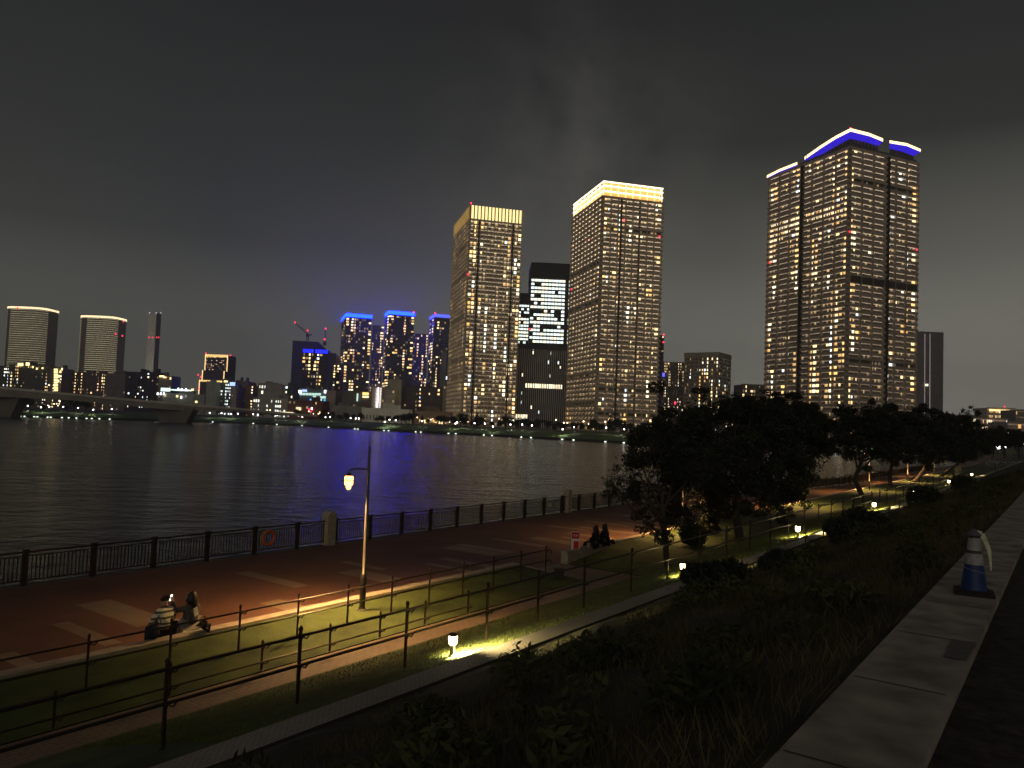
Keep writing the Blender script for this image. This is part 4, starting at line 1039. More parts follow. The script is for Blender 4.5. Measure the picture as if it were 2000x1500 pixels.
# ------------------------------------------------------------------ lamps on the lawn
lampglass = emi('lamp_glass', (1.0, .44, .09), 7)
lp = empty('street_lamp', (0, 0, 0), 'lit promenade lamp, tapered pole with hanging lantern', 'street lamp', 'promenade lamps on the lawn edge', rz=ROTN)
MB().lathe((0, 0, 0), [(.17, 0), (.17, .02), (.10, .05), (.085, .1), (.085, .85), (.07, .95), (.05, .98)], 14).build('base_sleeve', pole_m, lp, smooth=False)
MB().lathe((0, 0, .9), [(.052, 0), (.045, 1.6), (.034, 2.9), (.028, 3.45), (.02, 3.5)], 12).build('pole', pole_m, lp, smooth=True)
AX = Vector((-.42, .30, 0))   # arm direction in lamp space (towards the promenade)
A_ = AX*1.0
MB().tube([(0, 0, 3.750), (A_.x*.5, A_.y*.5, 3.780), (A_.x*.95, A_.y*.95, 3.760)], .018, 8).tube([(0, 0, 4.20), (A_.x*.85, A_.y*.85, 3.820)], .008, 6).tube([(A_.x, A_.y, 3.800), (A_.x, A_.y, 3.620)], .014, 6).build('arm', pole_m, lp)
MB().lathe((A_.x, A_.y, 0), [(.03, 3.660), (.08, 3.630), (.115, 3.600), (.115, 3.585)], 20).build('lantern_hood', pole_m, lp)
MB().lathe((A_.x, A_.y, 0), [(.10, 3.580), (.115, 3.540), (.112, 3.360), (.09, 3.330)], 16).lathe((A_.x, A_.y, 0), [(.06, 3.320), (.07, 3.270), (.045, 3.230), (.01, 3.210)], 12).build('lantern_glass', lampglass, lp)
MB().lathe((A_.x, A_.y, 0), [(.12, 3.485), (.24, 3.480), (.24, 3.470), (.12, 3.465)], 24).lathe((A_.x, A_.y, 0), [(.09, 3.330), (.118, 3.330), (.118, 3.315), (.09, 3.315)], 16).build('lantern_ring', pole_m, lp)
pd = bpy.data.lights.new('bulb', 'SPOT'); pd.energy = 1900; pd.spot_size = R_(158); pd.spot_blend = 1.0; pd.color = (1.0, .56, .20); pd.shadow_soft_size = .12
bl_ = bpy.data.objects.new('bulb', pd); col.objects.link(bl_); bl_.parent = lp; bl_.location = (A_.x, A_.y, 3.06)
kids(lp)
lampS = [14.68, 35.8, 57.2, 79.5, 101, 123]
lampL = ['lit promenade lamp nearest the viewer, its lantern glowing orange against blue water', 'promenade lamp whose head is hidden inside the crown of the leafy tree',
         'promenade lamp just right of the big trees, seen over the brown paving', 'promenade lamp beside the leaning trunk, its sleeve brightly lit',
         'promenade lamp far along the lawn, second from the last', 'promenade lamp farthest along the lawn']
for i, s in enumerate(lampS):
    o = lp if i == 0 else copy_tree(lp)
    o['label'] = lampL[i]; place(o, s, 15.35, .33)

# bollard lights
bd = empty('bollard_light', (0, 0, 0), 'short bollard light', 'bollard light', 'bollard lights down the grass bank', rz=ROTN)
MB().lathe((0, 0, 0), [(.07, -.02), (.07, .01), (.048, .02), (.048, .2)], 14).build('body', mat('bollard_grey', (.30, .30, .24), .5), bd)
MB().lathe((0, 0, 0), [(.06, .20), (.072, .22), (.08, .34), (.078, .36)], 16).build('lens', emi('bollard_lens', (1.0, .80, .38), 22), bd)
MB().lathe((0, 0, 0), [(.088, .36), (.09, .38), (.07, .405), (.02, .42)], 16).build('cap', dark_m, bd)
sp = bpy.data.lights.new('bulb', 'SPOT'); sp.energy = 1000; sp.color = (1.0, .78, .34); sp.spot_size = R_(150); sp.spot_blend = .5; sp.shadow_soft_size = .04
so = bpy.data.objects.new('bulb', sp); col.objects.link(so); so.parent = bd; so.location = (.10, -.08, .36)
so.rotation_euler = Vector((.30, -.30, -.9)).to_track_quat('-Z', 'Y').to_euler()
kids(bd)
bpos = [(11.02, 9.12), (21.58, 9.2), (33.17, 9.12), (49.11, 9.2), (63.36, 9.2), (83.7, 9.2), (105, 9.2)]
bl = ['bollard light nearest the viewer, throwing a bright green patch on the grass', 'bollard light below the leafy tree trunk, second along the bank', 'bollard light third along the bank, above round dark bush',
      'bollard light fourth along the bank, in the middle of the handrail slope', 'bollard light fifth along the bank, with an orange pool of light', 'bollard light sixth along the bank, with an orange pool of light', 'bollard light farthest along the bank beside pale fence posts']
for i, (s, w) in enumerate(bpos):
    o = bd if i == 0 else copy_tree(bd)
    o['label'] = bl[i]; place(o, s, w, zw(s, w)+.01); sc_ = 1.0 if i < 2 else 1.25; o.scale = (sc_,)*3

# ------------------------------------------------------------------ grass and ground cover
def blades(name, label, n, area, hgt, wid, m, rg, lean=.35):
    s0, s1, w0, w1_ = area; mb = MB()
    for _ in range(n):
        s = s0+(s1-s0)*rg.random()**1.6; w = rg.uniform(w0, w1_)
        z = zw(s, w)-.02; h = hgt*rg.uniform(.5, 1.3)*(1 if w > 8 or w < 5 else max(.25, 1-(w-5)*.3)); a = rg.uniform(0, 6.283)
        wd = wid*(1+s*.03); dx, dy = math.cos(a)*wd, math.sin(a)*wd
        lx_, ly = rg.gauss(0, lean)*h, rg.gauss(0, lean)*h
        mb.tri((s-dx, w-dy, z), (s+dx, w+dy, z), (s+lx_, w+ly, z+h))
    o = mb.build(name, m); o.rotation_euler = (0, 0, ROTN)
    return tag(o, label, 'grass', kind='stuff')
rg = random.Random(3)
blades('grass', 'short lawn grass around the bollard lights on the near bank', 60000, (6, 60, 8.45, 12.2), .06, .006, mat('blade_green', (.11, .13, .025), .8, nscale=3, noise=.4), rg)
blades('grass', 'short mown grass on the lit lawn strip', 30000, (2, 36, 13.4, 16.0), .03, .008, mat('blade_lawn', (.075, .085, .02), .85, nscale=2, noise=.4), rg)
blades('tall_grass', 'tall dry grass and weeds covering the dark embankment', 60000, (-1, 70, 1.35, 7.9), .20, .006, mat('blade_dry', (.078, .070, .026), .9, nscale=1.2, noise=.6), rg, .45)
# leafy ground cover on the embankment
jb = MB(); s_ = 1.0
while s_ < 60:
    jb.quad((s_, .66, 3.803), (s_+.02, .66, 3.803), (s_+.02, 1.24, 3.803), (s_, 1.24, 3.803)); s_ += 1.65
o = jb.build('sidewalk_joints', mat('joint_dark', (.06, .05, .04), .9)); o.rotation_euler = (0, 0, ROTN); o['kind'] = 'structure'
cl = []
for _ in range(260):
    s = -1+70*rg.random()**1.5; w = rg.uniform(1.7, 6.4); r = rg.uniform(.13, .30)
    cl.append(((s, w, zw(s, w)+r*.5), (r*1.4, r*1.2, r)))
o = leaf_cloud(cl, 26000, .075, rg, 1.8, 1.0).build('ground_cover', mat('cover_leaf', (.046, .054, .018), .85, nscale=.8, noise=.6)); o.rotation_euler = (0, 0, ROTN)
tag(o, 'low leafy weeds scattered over the dark embankment', 'ground cover', kind='stuff')
# round bushes
bushes = [(45, 6.1, 1.0, 'large round dark bush below the fourth bollard light'), (30.5, 6.0, .85, 'round dark bush in front of the third bollard light'), (16.4, 6.3, .75, 'rounded dark bush where the concrete strip disappears'),
          (20.0, 6.0, .45, 'low spiky bush in front of the second bollard light'), (25, 5.4, .7, 'dark bush on the embankment between the second and third bollard lights'), (60, 5.8, 1.0, 'dark bush below the fifth bollard light')]
for s, w, r, lb in bushes:
    z = zw(s, w); root = empty('bush', xy(s, w, z-.05), lb, 'bush')
    cl = [((rg.uniform(-.5, .5)*r, rg.uniform(-.5, .5)*r, r*rg.uniform(.25, .7)), (r*.6, r*.6, r*.42)) for _ in range(7)]
    leaf_cloud(cl, 2600, .11, rg, 2.0, 1.0).build('foliage', leaf_m, root)
    mb = MB()
    for q in range(5): a = q*1.25; mb.tube([(0, 0, 0), (math.cos(a)*r*.3, math.sin(a)*r*.3, r*.4)], [.03, .015], 5)
    mb.build('stem', bark_m, root)

# ------------------------------------------------------------------ near trees
def tree(label, base, trunk, crowns, nleaf, lsize, seed, group=None, lm=None, rt=.16):
    """trunk: list of offsets up the stem; crowns: list of (offset centre, radii)"""
    rg = random.Random(seed); root = empty('tree', base, label, 'tree', group)
    mb = MB(); n = len(trunk)
    mb.tube(trunk, [rt*(1-.55*i/(n-1)) for i in range(n)], 9)
    top = Vector(trunk[-1]); cl = []
    for c, r in crowns:
        c = Vector(c); k_ = rg.randrange(max(1, n-2), n); st_ = Vector(trunk[k_-1]).lerp(Vector(trunk[k_]), rg.random())
        md = st_.lerp(c, .5)+Vector((rg.uniform(-.3, .3), rg.uniform(-.3, .3), rg.uniform(-.1, .3)))
        mb.tube([st_, md, c], [rt*.42, rt*.25, rt*.1], 6)
        for _ in range(11):
            v = Vector((rg.gauss(0, .62)*r[0], rg.gauss(0, .62)*r[1], rg.gauss(.05, .6)*r[2]))
            e = c+v; mb.tube([c.lerp(md, rg.random()*.4), c+v*.5+Vector((0, 0, .1)), e], [rt*.1, rt*.06, .008], 4)
            rr = rg.uniform(.18, .5)
            cl.append((e, (r[0]*rr*rg.uniform(.7, 1.4), r[1]*rr, r[2]*rr*rg.uniform(.5, 1.1))))
    mb.build('trunk', bark_m, root)
    lf = leaf_cloud(cl, int(nleaf*3.0), lsize*.82, rg, 2.6, .9); sp_ = leaf_cloud([(c, (r[0]*1.2, r[1]*1.2, r[2]*1.2)) for c, r in crowns], int(nleaf*.6), lsize*.82, rg, 2.6, .9)
    k0 = len(lf.v); lf.v += sp_.v; lf.f += [tuple(i+k0 for i in f) for f in sp_.f]; lf.mi += sp_.mi; lf.build('crown', lm or leaf_m, root)
    return root
def im(px, py, D, base):    # a point of the crown seen at px,py at depth D, relative to the tree base
    return atD(px, py, D)-Vector(base)
def tree_px(label, s, w, stem, crown_px, D, nleaf, lsize, seed, rt=.16, group=None, dj=1.6):
    base = xy(s, w, zw(s, w)-.05); rg = random.Random(seed*3)
    tr = [Vector((0, 0, 0))]+[im(x, y, D, base)*1.0 for x, y in stem]
    cr_ = []
    for x, y, r in crown_px:
        c = im(x, y, D+rg.uniform(-dj, dj), base); rr = r*D/1500
        cr_.append((c, (rr, rr*1.1, rr*.85)))
    return tree(label, base, tr, cr_, nleaf, lsize, seed, group, rt=rt)
D = xy(27.2, 12.2).y
tree_px('slender leafy tree with a forked trunk leaning left beside the second bollard light', 27.2, 12.2, [(1298, 1050), (1296, 1000), (1290, 950)],
        [(1205, 935, 26), (1240, 900, 36), (1235, 955, 34), (1290, 880, 46), (1330, 920, 50), (1270, 930, 44), (1320, 980, 48), (1360, 900, 44), (1300, 1015, 36), (1345, 1010, 32), (1245, 860, 22), (1255, 1000, 24), (1265, 1035, 14), (1310, 850, 36), (1192, 950, 12), (1218, 975, 14)], D, 6000, .085, 11, .13)
D = xy(35.6, 12.4).y
tree_px('broad dark tree with a single thick trunk in the middle of the tree group', 35.6, 12.4, [(1438, 1010), (1441, 975), (1440, 930), (1436, 880)],
        [(1330, 830, 46), (1380, 820, 50), (1440, 815, 46), (1490, 830, 50), (1540, 850, 50), (1350, 890, 56), (1420, 880, 60), (1490, 890, 58), (1550, 905, 46), (1390, 945, 52), (1450, 950, 56), (1510, 955, 46), (1430, 790, 26), (1470, 790, 22), (1310, 865, 40), (1400, 985, 30), (1490, 985, 32), (1545, 965, 24)], D, 15000, .11, 12, .2)
D = xy(44, 12.6).y
tree_px('dark tree rising behind the broad tree toward the widest tower', 44, 12.6, [(1520, 985), (1522, 940), (1520, 880)],
        [(1470, 815, 40), (1520, 805, 36), (1560, 820, 38), (1590, 845, 36), (1540, 860, 44), (1580, 880, 36), (1500, 870, 44), (1560, 930, 30), (1600, 870, 24), (1440, 800, 30), (1510, 790, 20)], D, 11000, .12, 13, .18)
D = xy(72.5, 15.0).y
tree_px('leaning windswept tree right of the gap in the trees, with a curved trunk', 72.5, 14.6, [(1668, 935), (1680, 908), (1694, 880)],
        [(1650, 835, 30), (1680, 820, 32), (1715, 825, 32), (1670, 860, 32), (1710, 865, 34), (1740, 850, 30), (1640, 870, 20), (1735, 885, 24), (1660, 890, 14), (1700, 812, 20)], D, 8000, .16, 14, .22)
D = xy(87, 15.2).y
tree_px('dark tree right of the leaning tree, merging with its neighbour', 87, 14.8, [(1738, 930), (1742, 905), (1750, 870)],
        [(1745, 830, 28), (1775, 825, 30), (1760, 860, 32), (1800, 850, 32), (1790, 880, 28), (1735, 890, 18), (1820, 830, 26)], D, 7000, .2, 15, .22)
D = xy(101, 15).y
tree_px('dark feathery tree with upswept twigs below the purple slab tower', 101, 14.6, [(1806, 915), (1812, 890), (1820, 860)],
        [(1810, 845, 26), (1840, 830, 28), (1870, 840, 30), (1850, 870, 30), (1885, 865, 26), (1815, 880, 22), (1895, 830, 18), (1885, 812, 12), (1905, 850, 16), (1780, 850, 24)], D, 7500, .22, 16, .22)
D = xy(120, 14.5).y
tree_px('dark tree at the right end of the tree row', 120, 14.2, [(1872, 905), (1878, 880)],
        [(1850, 870, 20), (1880, 860, 22), (1900, 875, 20), (1880, 885, 18), (1910, 850, 12)], D, 4500, .24, 17, .2)
for i, (x, y, D, lb) in enumerate([(1940, 858, 150, 'small dark tree before the right hand city lights, left of three'), (1962, 856, 160, 'small dark tree before the right hand city lights, middle of three'), (1990, 862, 150, 'small dark tree at the right edge of the picture')]):
    c = atD(x, y, D); base = Vector((c.x, c.y, 2.2))
    cr_ = [(Vector((rg.uniform(-1.6, 1.6), rg.uniform(-1, 1), c.z-2.2+rg.uniform(-1.2, 1.6))), (1.1, 1.1, .8)) for _ in range(8)]
    tree(lb, base, [(0, 0, 0), (.1, 0, 1.2), (0, .1, c.z-2.6)], cr_, 2600, .26, 30+i, rt=.15)
# small conifer and shrubs at the trunks
base = xy(36.2, 14.2, .42); root = empty('conifer', base, 'small cone shaped conifer standing between the two nearest trees', 'tree')
cl = [((0, 0, .3+q*.22), (.62-q*.085, .62-q*.085, .22)) for q in range(7)]
leaf_cloud(cl, 2600, .1, rg, 1.6, 1.0).build('crown', leaf_m, root); MB().tube([(0, 0, 0), (0, 0, 1.6)], [.06, .02], 6).build('trunk', bark_m, root)
for s, w, r, lb in ((32.2, 13.3, .5, 'low shrub at the foot of the nearest tree'), (43.5, 16.0, .42, 'dark shrub on the kerb under the broad tree'), (40.5, 15.6, .35, 'small shrub hanging over the kerb left of the broad tree trunk')):
    root = empty('shrub', xy(s, w, .45), lb, 'bush')
    leaf_cloud([((rg.uniform(-.4, .4)*r*2, rg.uniform(-.3, .3)*r, r*.6), (r, r*.8, r*.6)) for _ in range(4)], 1100, .09, rg, 1.8, 1).build('foliage', leaf_m, root)
    MB().tube([(0, 0, 0), (0, 0, r*.5)], [.03, .02], 5).build('stem', bark_m, root)
# upland beyond the end of the bank, right of frame
o = MB().quad((201, -400, 3.69), (420, -400, 3.69), (420, 16.38, 1.2), (201, 16.38, .5)).build('ground_beyond', bank_m); o.rotation_euler = (0, 0, ROTN); o['kind'] = 'structure'
# fence posts lit by the last bollard
fr = empty('picket_fence', xy(106, 11, .7), 'pale thin picket fence lit by the farthest bollard light', 'fence', rz=ROTN)
mb = MB()
for k_ in range(10): mb.box((k_*.7, 0, .8), .05, .03, .8)
mb.build('picket', mat('fence_pale', (.4, .36, .26), .7), fr); MB().box((3.2, .0, 1.45), 3.3, .02, .03).box((3.2, 0, .4), 3.3, .02, .03).build('rail', mat('fence_pale', (.4, .36, .26), .7), fr)
# bright headlights past the trees
for i, (x, y, D, r, lb) in enumerate([(1950, 873, 190, .55, 'brilliant white floodlight on a mast behind the right hand trees'), (1964, 872, 195, .32, 'smaller white floodlight on a mast right of the brilliant one'), (1916, 872, 200, .2, 'small white floodlight left of the brilliant one'), (1996, 868, 180, .5, 'white floodlight glowing through leaves at the right edge'), (1937, 873, 200, .16, 'faintest white floodlight on a short mast')]):
    c = atD(x, y, D); root = empty('floodlight', (c.x, c.y, 1.5), lb, 'floodlight')
    h = c.z-1.5
    MB().tube([(0, 0, -.5), (0, 0, h)], .06, 6).build('mast', dark_m, root)
    MB().lathe((0, 0, h), [(r*.5, -r*.8), (r, -r*.3), (r, r*.3), (r*.4, r*.8)], 10).build('lamp_head', emi('flood_head', (.95, .95, 1.0), 14), root)

# ------------------------------------------------------------------ red notice board, dark box
nb_ = empty('notice_board', (0, 0, 0), 'red and white folding notice board standing on the seat wall beside the seated pair', 'sign')
place(nb_, 27.0, 16.15, .5, R_(-54+10))
red = mat('notice_red', (.55, .03, .03), .5, noise=.1); whp = mat('notice_white', (.75, .72, .70), .6, noise=.05)
MB().box((0, 0, .36), .17, .02, .36).build('panel', whp, nb_)
MB().box((0, -.025, .56), .155, .004, .13).build('upper_notice', red, nb_)
MB().box((.03, -.025, .17), .11, .004, .16).build('lower_notice', red, nb_)
mb = MB()
def glyph(cx, cz, s, strokes):
    for (a, b, c, d) in strokes:
        mb.tube([(cx+a*s, -.032, cz+b*s), (cx+c*s, -.032, cz+d*s)], .007, 4)
glyph(-.07, .56, .045, ((.4, 1, -.8, 0), (-.8, 0, .4, -1), (1.2, .8, .2, 0), (.2, 0, 1.2, -.8)))
glyph(.06, .56, .045, ((-1, .5, 1, .5), (0, 1, 0, -1), (0, .4, -1, -.7), (0, .4, 1, -.7), (-.4, -.5, .4, -.5)))
mb.build('lettering', whp, nb_)
MB().tube([(-.03, 0, .72), (-.03, 0, .79)], .01, 6).tube([(.05, 0, .72), (.05, 0, .78)], .01, 6).box((0, .12, .35), .15, .012, .35).build('frame', dark_m, nb_)
o = MB().box((0, 0, .30), .17, .06, .21).box((0, 0, .05), .03, .03, .08).box((0, 0, .52), .18, .07, .012).build('control_box', dark_m); place(o, 22.4, 14.0, .12, R_(-54)); tag(o, 'small dark metal cabinet at the curled end of the lawn handrail', 'cabinet')

# ------------------------------------------------------------------ traffic cone and drain cover
cone = empty('traffic_cone', onz(1902, 1160, 3.8), 'blue and silver traffic cone with pale tape draped from its top', 'cone', rz=R_(-28))
MB().box((0, 0, .02), .19, .19, .02).box((0, 0, .045), .15, .15, .01).build('base', mat('cone_rubber', (.012, .012, .013), .8), cone)
def cr_at(z): return .132-(z-.05)/.6*(.132-.05)
def seg(z0, z1, nm, m_, o_=0.0): MB().lathe((0, 0, 0), [(cr_at(z0)+o_, z0), (cr_at(z1)+o_, z1)], 28).build(nm, m_, cone, smooth=False)
bluec = mat('cone_blue', (.010, .032, .14), .5, noise=.25, nscale=9); silv = mat('cone_silver', (.30, .29, .30), .45, noise=.25, nscale=14)
seg(.05, .33, 'body', bluec); seg(.33, .45, 'reflective_band', silv, .002); seg(.45, .485, 'dark_stripe', mat('cone_stripe', (.07, .065, .07), .6)); seg(.485, .62, 'reflective_band', silv, .002)
seg(.62, .66, 'neck', mat('cone_neck', (.04, .035, .04), .6))
MB().lathe((0, 0, 0), [(.075, .645), (.078, .655), (.06, .675), (.035, .70), (.012, .715)], 18).tube([(-.10, 0, .655), (-.03, -.05, .672), (.06, -.04, .66)], .007, 6).build('top_ring', mat('cone_cap', (.10, .10, .12), .5), cone)
pts = [(.02, -.02, .69), (.07, -.03, .672), (.105, -.03, .60), (.14, -.025, .50), (.155, -.02, .38), (.16, -.02, .28)]
mb = MB()
for (a, b), (w0, w1_) in zip(zip(pts, pts[1:]), ((.02, .026), (.026, .024), (.024, .020), (.020, .012), (.012, .006))):
    a, b = Vector(a), Vector(b); d = (b-a).normalized(); n = Vector((0, 1, 0)); sd_ = d.cross(n)
    mb.quad(a-sd_*w0, a+sd_*w0, b+sd_*w1_, b-sd_*w1_); mb.quad(a-sd_*w0+n*.003, b-sd_*w1_+n*.003, b+sd_*w1_+n*.003, a+sd_*w0+n*.003)
mb.build('tape', mat('tape_pale', (.62, .62, .42), .4, noise=.3, nscale=20), cone)
mb = MB(); P_ = [(math.cos(a)*(cr_at(.27+.03*math.sin(a+2))+.004), math.sin(a)*(cr_at(.27)+.004), .27-.025*math.cos(a)) for a in [i*2*math.pi/24 for i in range(25)]]
mb.tube(P_, .003, 4, cap=False); mb.build('string', silv, cone)
a, b_, c_, d_ = [onz(x, y, 3.806) for x, y in ((1843, 1284), (1887, 1290), (1908, 1256), (1860, 1249))]
o = MB().quad(a, b_, c_, d_).build('drain_cover', mat('cover_dark', (.11, .10, .09), .7, nscale=20)); tag(o, 'dark square drain cover set in the narrow sidewalk', 'drain cover')
o.location.z = .004

# ------------------------------------------------------------------ people
skin = mat('skin', (.42, .26, .18), .6, noise=.08)
def skinned(name, verts, edges, radii, m, parent, sub=2, root_i=0):
    me = bpy.data.meshes.new(name); me.from_pydata(verts, edges, []); me.materials.append(m)
    o = bpy.data.objects.new(name, me); col.objects.link(o); o.parent = parent
    md = o.modifiers.new('Skin', 'SKIN'); md.use_smooth_shade = True
    if not me.skin_vertices: 
        bpy.context.view_layer.objects.active = o
    sv = me.skin_vertices[0].data
    for i, r in enumerate(radii):
        sv[i].radius = (r, r) if not hasattr(r, '__len__') else r
        sv[i].use_root = (i == root_i)
    s = o.modifiers.new('Subdivision', 'SUBSURF'); s.levels = sub; s.render_levels = sub
    return o
def person(label, loc, rz, pose, top, bottom, hair, hair_len, top_extra=None, lean=0.0, turn=0.0, sleeves=True):
    """sitting; origin at the seat, +y forward, z up. pose: dict of joints for the arms"""
    root = empty('person', loc, label, 'person', 'people sitting at the promenade edge', rz=rz)
    V, E_, Rr = [], [], []
    def add(p, r, par=None):
        V.append(p); Rr.append(r)
        if par is not None: E_.append((par, len(V)-1))
        return len(V)-1
    L = lean
    pel = add((0, 0, .10), .13); sp1 = add((0, .02+L*.3, .26), .115, pel); ch = add((0, .03+L*.7, .42), .125, sp1); nk0 = add((0, .02+L, .53), .075, ch); nk = add((0, .04+L, .59), .052, nk0)
    hd0 = add((0, .055+L, .65), .075, nk); hd1 = add((0, .06+L, .73), .092, hd0); hd2 = add((0, .055+L, .80), .07, hd1)
    add((turn*.09, .165+L, .70), .014, hd0)
    for sx in (-1, 1):
        sh = add((sx*.155, .02+L*.95, .49), .055, ch)
        el, wr = pose['elbow'][(sx+1)//2], pose['wrist'][(sx+1)//2]
        e_ = add(el, .038, sh); w_ = add(wr, .026, e_)
        dv = (Vector(wr)-Vector(el)).normalized(); sd_ = dv.cross(Vector((0, 0, 1))).normalized()
        if sd_.length < .1: sd_ = Vector((1, 0, 0))
        pm_ = add(tuple(Vector(wr)+dv*.07), .033, w_)
        for q, ln in zip((-1.5, -.5, .5, 1.5), (.055, .07, .066, .05)):
            b0 = Vector(wr)+dv*.10+sd_*q*.018
            f1 = add(tuple(b0), .0095, pm_); f2 = add(tuple(b0+dv*ln*.6+Vector((0, 0, -.006))), .0088, f1); add(tuple(b0+dv*ln+Vector((0, 0, -.02))), .0078, f2)
        t1 = add(tuple(Vector(wr)+dv*.05+sd_*.04*-sx), .011, w_); add(tuple(Vector(wr)+dv*.09+sd_*.055*-sx), .009, t1)
        hp = add((sx*.09, .04, .08), .095, pel); kn = add((sx*.11, .43, .10), .062, hp); an = add((sx*.11, .44, -.32), .042, kn); add((sx*.11, .57, -.385), .035, an)
    skinned('body', V, E_, Rr, skin, root)
    # top
    TV = [(0, 0, .08), (0, .02+L*.3, .26), (0, .03+L*.7, .42), (0, .025+L, .50), (0, .035+L, .565)]; TE = [(0, 1), (1, 2), (2, 3), (3, 4)]; TR = [.165, .15, .158, .115, .07]
    for sx in (-1, 1):
        el, wr = Vector(pose['elbow'][(sx+1)//2]), Vector(pose['wrist'][(sx+1)//2])
        i = len(TV); TV += [(sx*.16, .02+L*.95, .485), tuple(el), tuple(el.lerp(wr, .9))]; TE += [(2, i), (i, i+1), (i+1, i+2)]; TR += [.073, .056, .044]
    skinned('sweater', TV, TE, TR, top, root)
    # trousers or skirt
    BV = [(0, -.01, .09)]; BE = []; BR = [.178]
    for sx in (-1, 1):
        i = len(BV); BV += [(sx*.095, .06, .075), (sx*.11, .43, .10), (sx*.11, .44, -.24)]; BE += [(0, i), (i, i+1), (i+1, i+2)]; BR += [.115, .082, .066]
    skinned('trousers', BV, BE, BR, bottom, root)
    SV = []
    for sx in (-1, 1): MB().box((sx*.11, .52, -.40), .045, .12, .035).build('shoe', mat('shoe_dark', (.03, .03, .03), .6), root)
    # hair
    HV = [(0, .065+L, .785), (0, .03+L, .755), (0, .005+L, .68)]; HE = [(0, 1), (1, 2)]; HR = [.098, .118, .100]
    zz = .66-hair_len
    if hair_len > .05:
        HV += [(0, -.045+L*.9, .66-hair_len*.45), (0, -.085+L*.7, zz)]; HE += [(2, 3), (3, 4)]; HR += [.095, .060]
        for sx in (-1, 1):
            i_ = len(HV); HV += [(sx*.085, .03+L, .60), (sx*.10, -.02+L, .66-hair_len*.7)]; HE += [(2, i_), (i_, i_+1)]; HR += [.045, .03]
    skinned('hair', HV, HE, HR, hair, root)
    for sx in (-1, 1): MB().lathe((sx*.03, .148+L, .725), [(.004, -.008), (.009, 0), (.004, .008)], 8).build('eye', mat('eye_dark', (.02, .015, .01), .3), root)
    MB().box((0, .142+L, .662), .02, .006, .004).build('mouth', mat('lip', (.3, .1, .08), .5), root)
    return root
# striped knit
ms = bpy.data.materials.new('striped_knit'); t, b = nodes_of(ms); b.inputs['Roughness'].default_value = .9
tcn = t.nodes.new('ShaderNodeTexCoord'); wv = t.nodes.new('ShaderNodeTexWave'); wv.bands_direction = 'Z'; wv.inputs['Scale'].default_value = 2.6; wv.inputs['Distortion'].default_value = .6; wv.inputs['Detail'].default_value = 1
t.links.new(tcn.outputs['Object'], wv.inputs['Vector']); rp_ = t.nodes.new('ShaderNodeValToRGB'); rp_.color_ramp.interpolation = 'CONSTANT'
rp_.color_ramp.elements[0].color = (.10, .09, .07, 1); rp_.color_ramp.elements[1].color = (.72, .68, .50, 1); rp_.color_ramp.elements[1].position = .3
t.links.new(wv.outputs[0], rp_.inputs[0]); t.links.new(rp_.outputs[0], b.inputs['Base Color'])
hairm = mat('hair_black', (.010, .006, .005), .45, nscale=20); hairb = mat('hair_brown', (.03, .012, .008), .5, nscale=20)
FW = ROTN+0.0   # facing the water: +y of the person is +w
H1 = {'elbow': [(-.27, .05, .33), (.26, .06, .30)], 'wrist': [(-.20, .24, .22), (.14, .26, .20)]}
H2 = {'elbow': [(-.30, .16, .42), (.25, .05, .30)], 'wrist': [(-.24, .34, .62), (.16, .26, .16)]}
pA = person('person in a cream and dark striped sweater with short tied hair, sitting on the kerb', onz(322, 1238, .45), FW+R_(4), H1, ms, mat('skirt_dark', (.02, .022, .035), .9), hairb, .04, lean=.03)
pB = person('person with long black hair holding up a lit phone, sitting on the kerb', onz(372, 1228, .45), FW+R_(10), H2, mat('cardigan_grey', (.085, .08, .08), .9), mat('trousers_pale', (.50, .48, .42), .85), hairm, .22, lean=-.01)
bun = MB(); bun.lathe((0, -.04, .80), [(.01, -.04), (.045, -.015), (.045, .02), (.01, .045)], 10).build('hair_bun', hairb, pA, smooth=True)
MB().box((-.02, -.158, .40), .05, .012, .09, Vector((1, 0, .3))).build('back_print', mat('print_white', (.6, .58, .56), .8), pB)
# phone held up
Rz = Matrix.Rotation(FW+R_(10), 4, 'Z')
ph = MB().box((0, 0, 0), .038, .004, .075).build('phone_shell', mat('phone_black', (.02, .02, .02), .3))
ph.name = 'phone'
ph.location = pB.location + Rz @ Vector((-.235, .43, .70)); ph.rotation_euler = (R_(15), 0, FW+R_(25)); tag(ph, 'phone with glowing screen held up by the long haired person', 'phone')
MB().box((0, -.006, 0), .034, .001, .068).build('screen', emi('phone_screen', (1.0, .92, .80), 7), ph)
# bags
bg_ = empty('bag', onz(296, 1250, .45), 'large dark blue cloth bag slumped on the kerb left of the striped sweater', 'bag', rz=ROTN)
skinned('bag_body', [(0, 0, .08), (-.12, 0, .10), (.14, .02, .12), (.06, .02, .24), (.16, .04, .3)], [(0, 1), (0, 2), (0, 3), (3, 4)], [(.17, .16), (.12, .10), (.13, .13), (.13, .10), (.06, .06)], mat('bag_navy', (.012, .014, .03), .8), bg_)
MB().tube([(.05, 0, .3), (.1, 0, .45), (.2, .03, .42), (.22, .04, .28)], .012, 6).build('strap', mat('strap_black', (.012, .012, .012), .7), bg_)
bg_ = empty('handbag', onz(397, 1233, .45), 'small black handbag on the kerb right of the long haired person', 'bag', rz=ROTN)
skinned('bag_body', [(0, 0, .09), (.10, 0, .07), (-.05, 0, .18)], [(0, 1), (0, 2)], [(.11, .10), (.07, .07), (.07, .05)], mat('bag_black', (.012, .012, .012), .5), bg_)
MB().tube([(-.08, 0, .18), (-.1, 0, .32), (.02, 0, .34), (.05, 0, .16)], .009, 6).build('strap', mat('strap_black', (.012, .012, .012), .7), bg_)
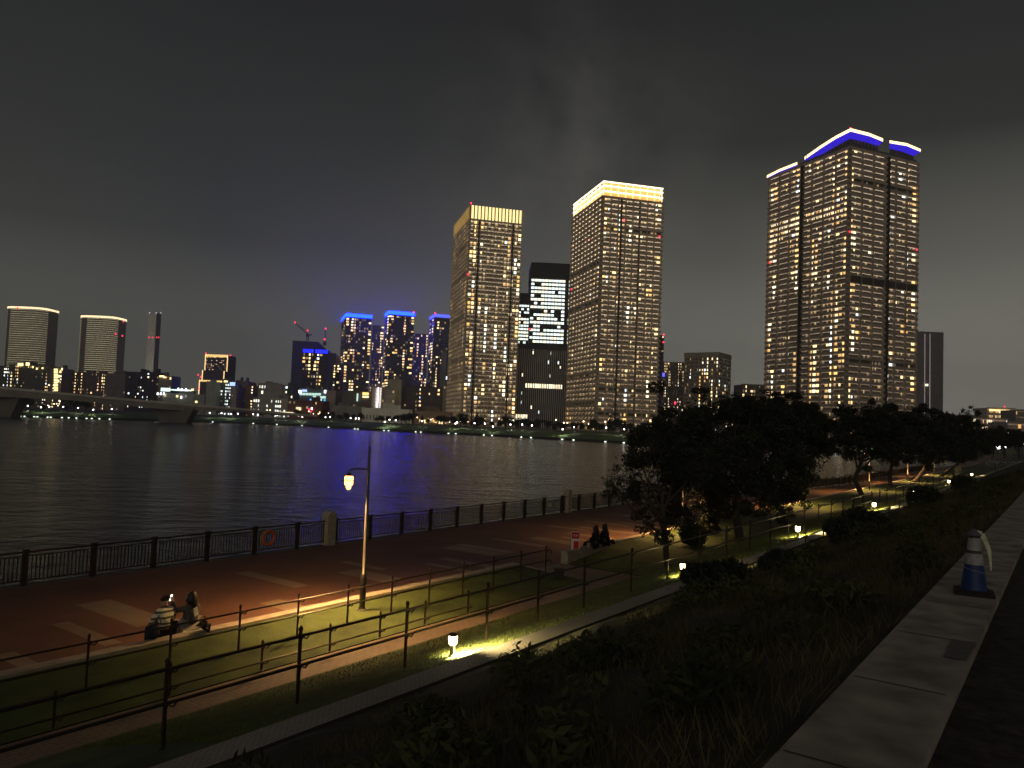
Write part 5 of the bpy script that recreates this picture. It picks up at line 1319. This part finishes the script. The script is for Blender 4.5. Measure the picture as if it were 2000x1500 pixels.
MB().box((.02, -.115, .09), .02, .006, .012).build('clasp', silv, bg_)
# the second pair, on the seat wall
H3 = {'elbow': [(-.24, .10, .30), (.24, .08, .30)], 'wrist': [(-.10, .26, .28), (.10, .28, .26)]}
blk = mat('coat_black', (.012, .011, .011), .9); 
pC = person('person in dark clothes with long hair, left of the pair on the seat wall', onz(1164, 1066, .52), ROTN+R_(12), H3, blk, blk, hairm, .30, lean=.02)
pD = person('person in dark clothes with long hair, right of the pair on the seat wall', onz(1183, 1062, .52), ROTN+R_(-4), H3, blk, mat('trousers_black', (.014, .013, .014), .9), hairm, .34, lean=.04)
for q in (pA, pB, pC, pD): q.scale = (1.05, 1.05, 1.05)
bg_ = empty('bag', onz(1196, 1064, .5), 'small dark bag beside the right hand person on the seat wall', 'bag', rz=ROTN)
skinned('bag_body', [(0, 0, .08), (.14, 0, .07), (-.05, 0, .14)], [(0, 1), (0, 2)], [(.10, .09), (.07, .06), (.06, .05)], blk, bg_)
MB().tube([(-.05, 0, .15), (.02, 0, .26), (.1, 0, .12)], .009, 6).build('strap', blk, bg_)
bg_ = empty('picnic_bag', onz(1150, 1070, .5), 'pale paper bag in front of the left hand person on the seat wall', 'bag', rz=ROTN)
MB().box((0, 0, .10), .08, .05, .10).build('bag_body', mat('bag_paper', (.35, .30, .24), .8), bg_); MB().tube([(-.04, 0, .2), (-.03, 0, .27), (.03, 0, .27), (.04, 0, .2)], .006, 5).build('strap', mat('strap_black', (.012, .012, .012), .7), bg_)

# ------------------------------------------------------------------ humid night air
hz_ = MB().box((0, 400, 150), 3600, 2900, 158).build('haze', [])
hm = bpy.data.materials.new('haze'); hm.use_nodes = True; t = hm.node_tree; t.nodes.clear()
ho = t.nodes.new('ShaderNodeOutputMaterial'); pv = t.nodes.new('ShaderNodeVolumePrincipled')
pv.inputs['Color'].default_value = (.93, .93, .90, 1); pv.inputs['Density'].default_value = .00030; pv.inputs['Anisotropy'].default_value = .35
t.links.new(pv.outputs[0], ho.inputs['Volume'])
hz_.data.materials.append(hm); hz_['kind'] = 'stuff'; hz_['label'] = 'thin humid haze over the river and the city'
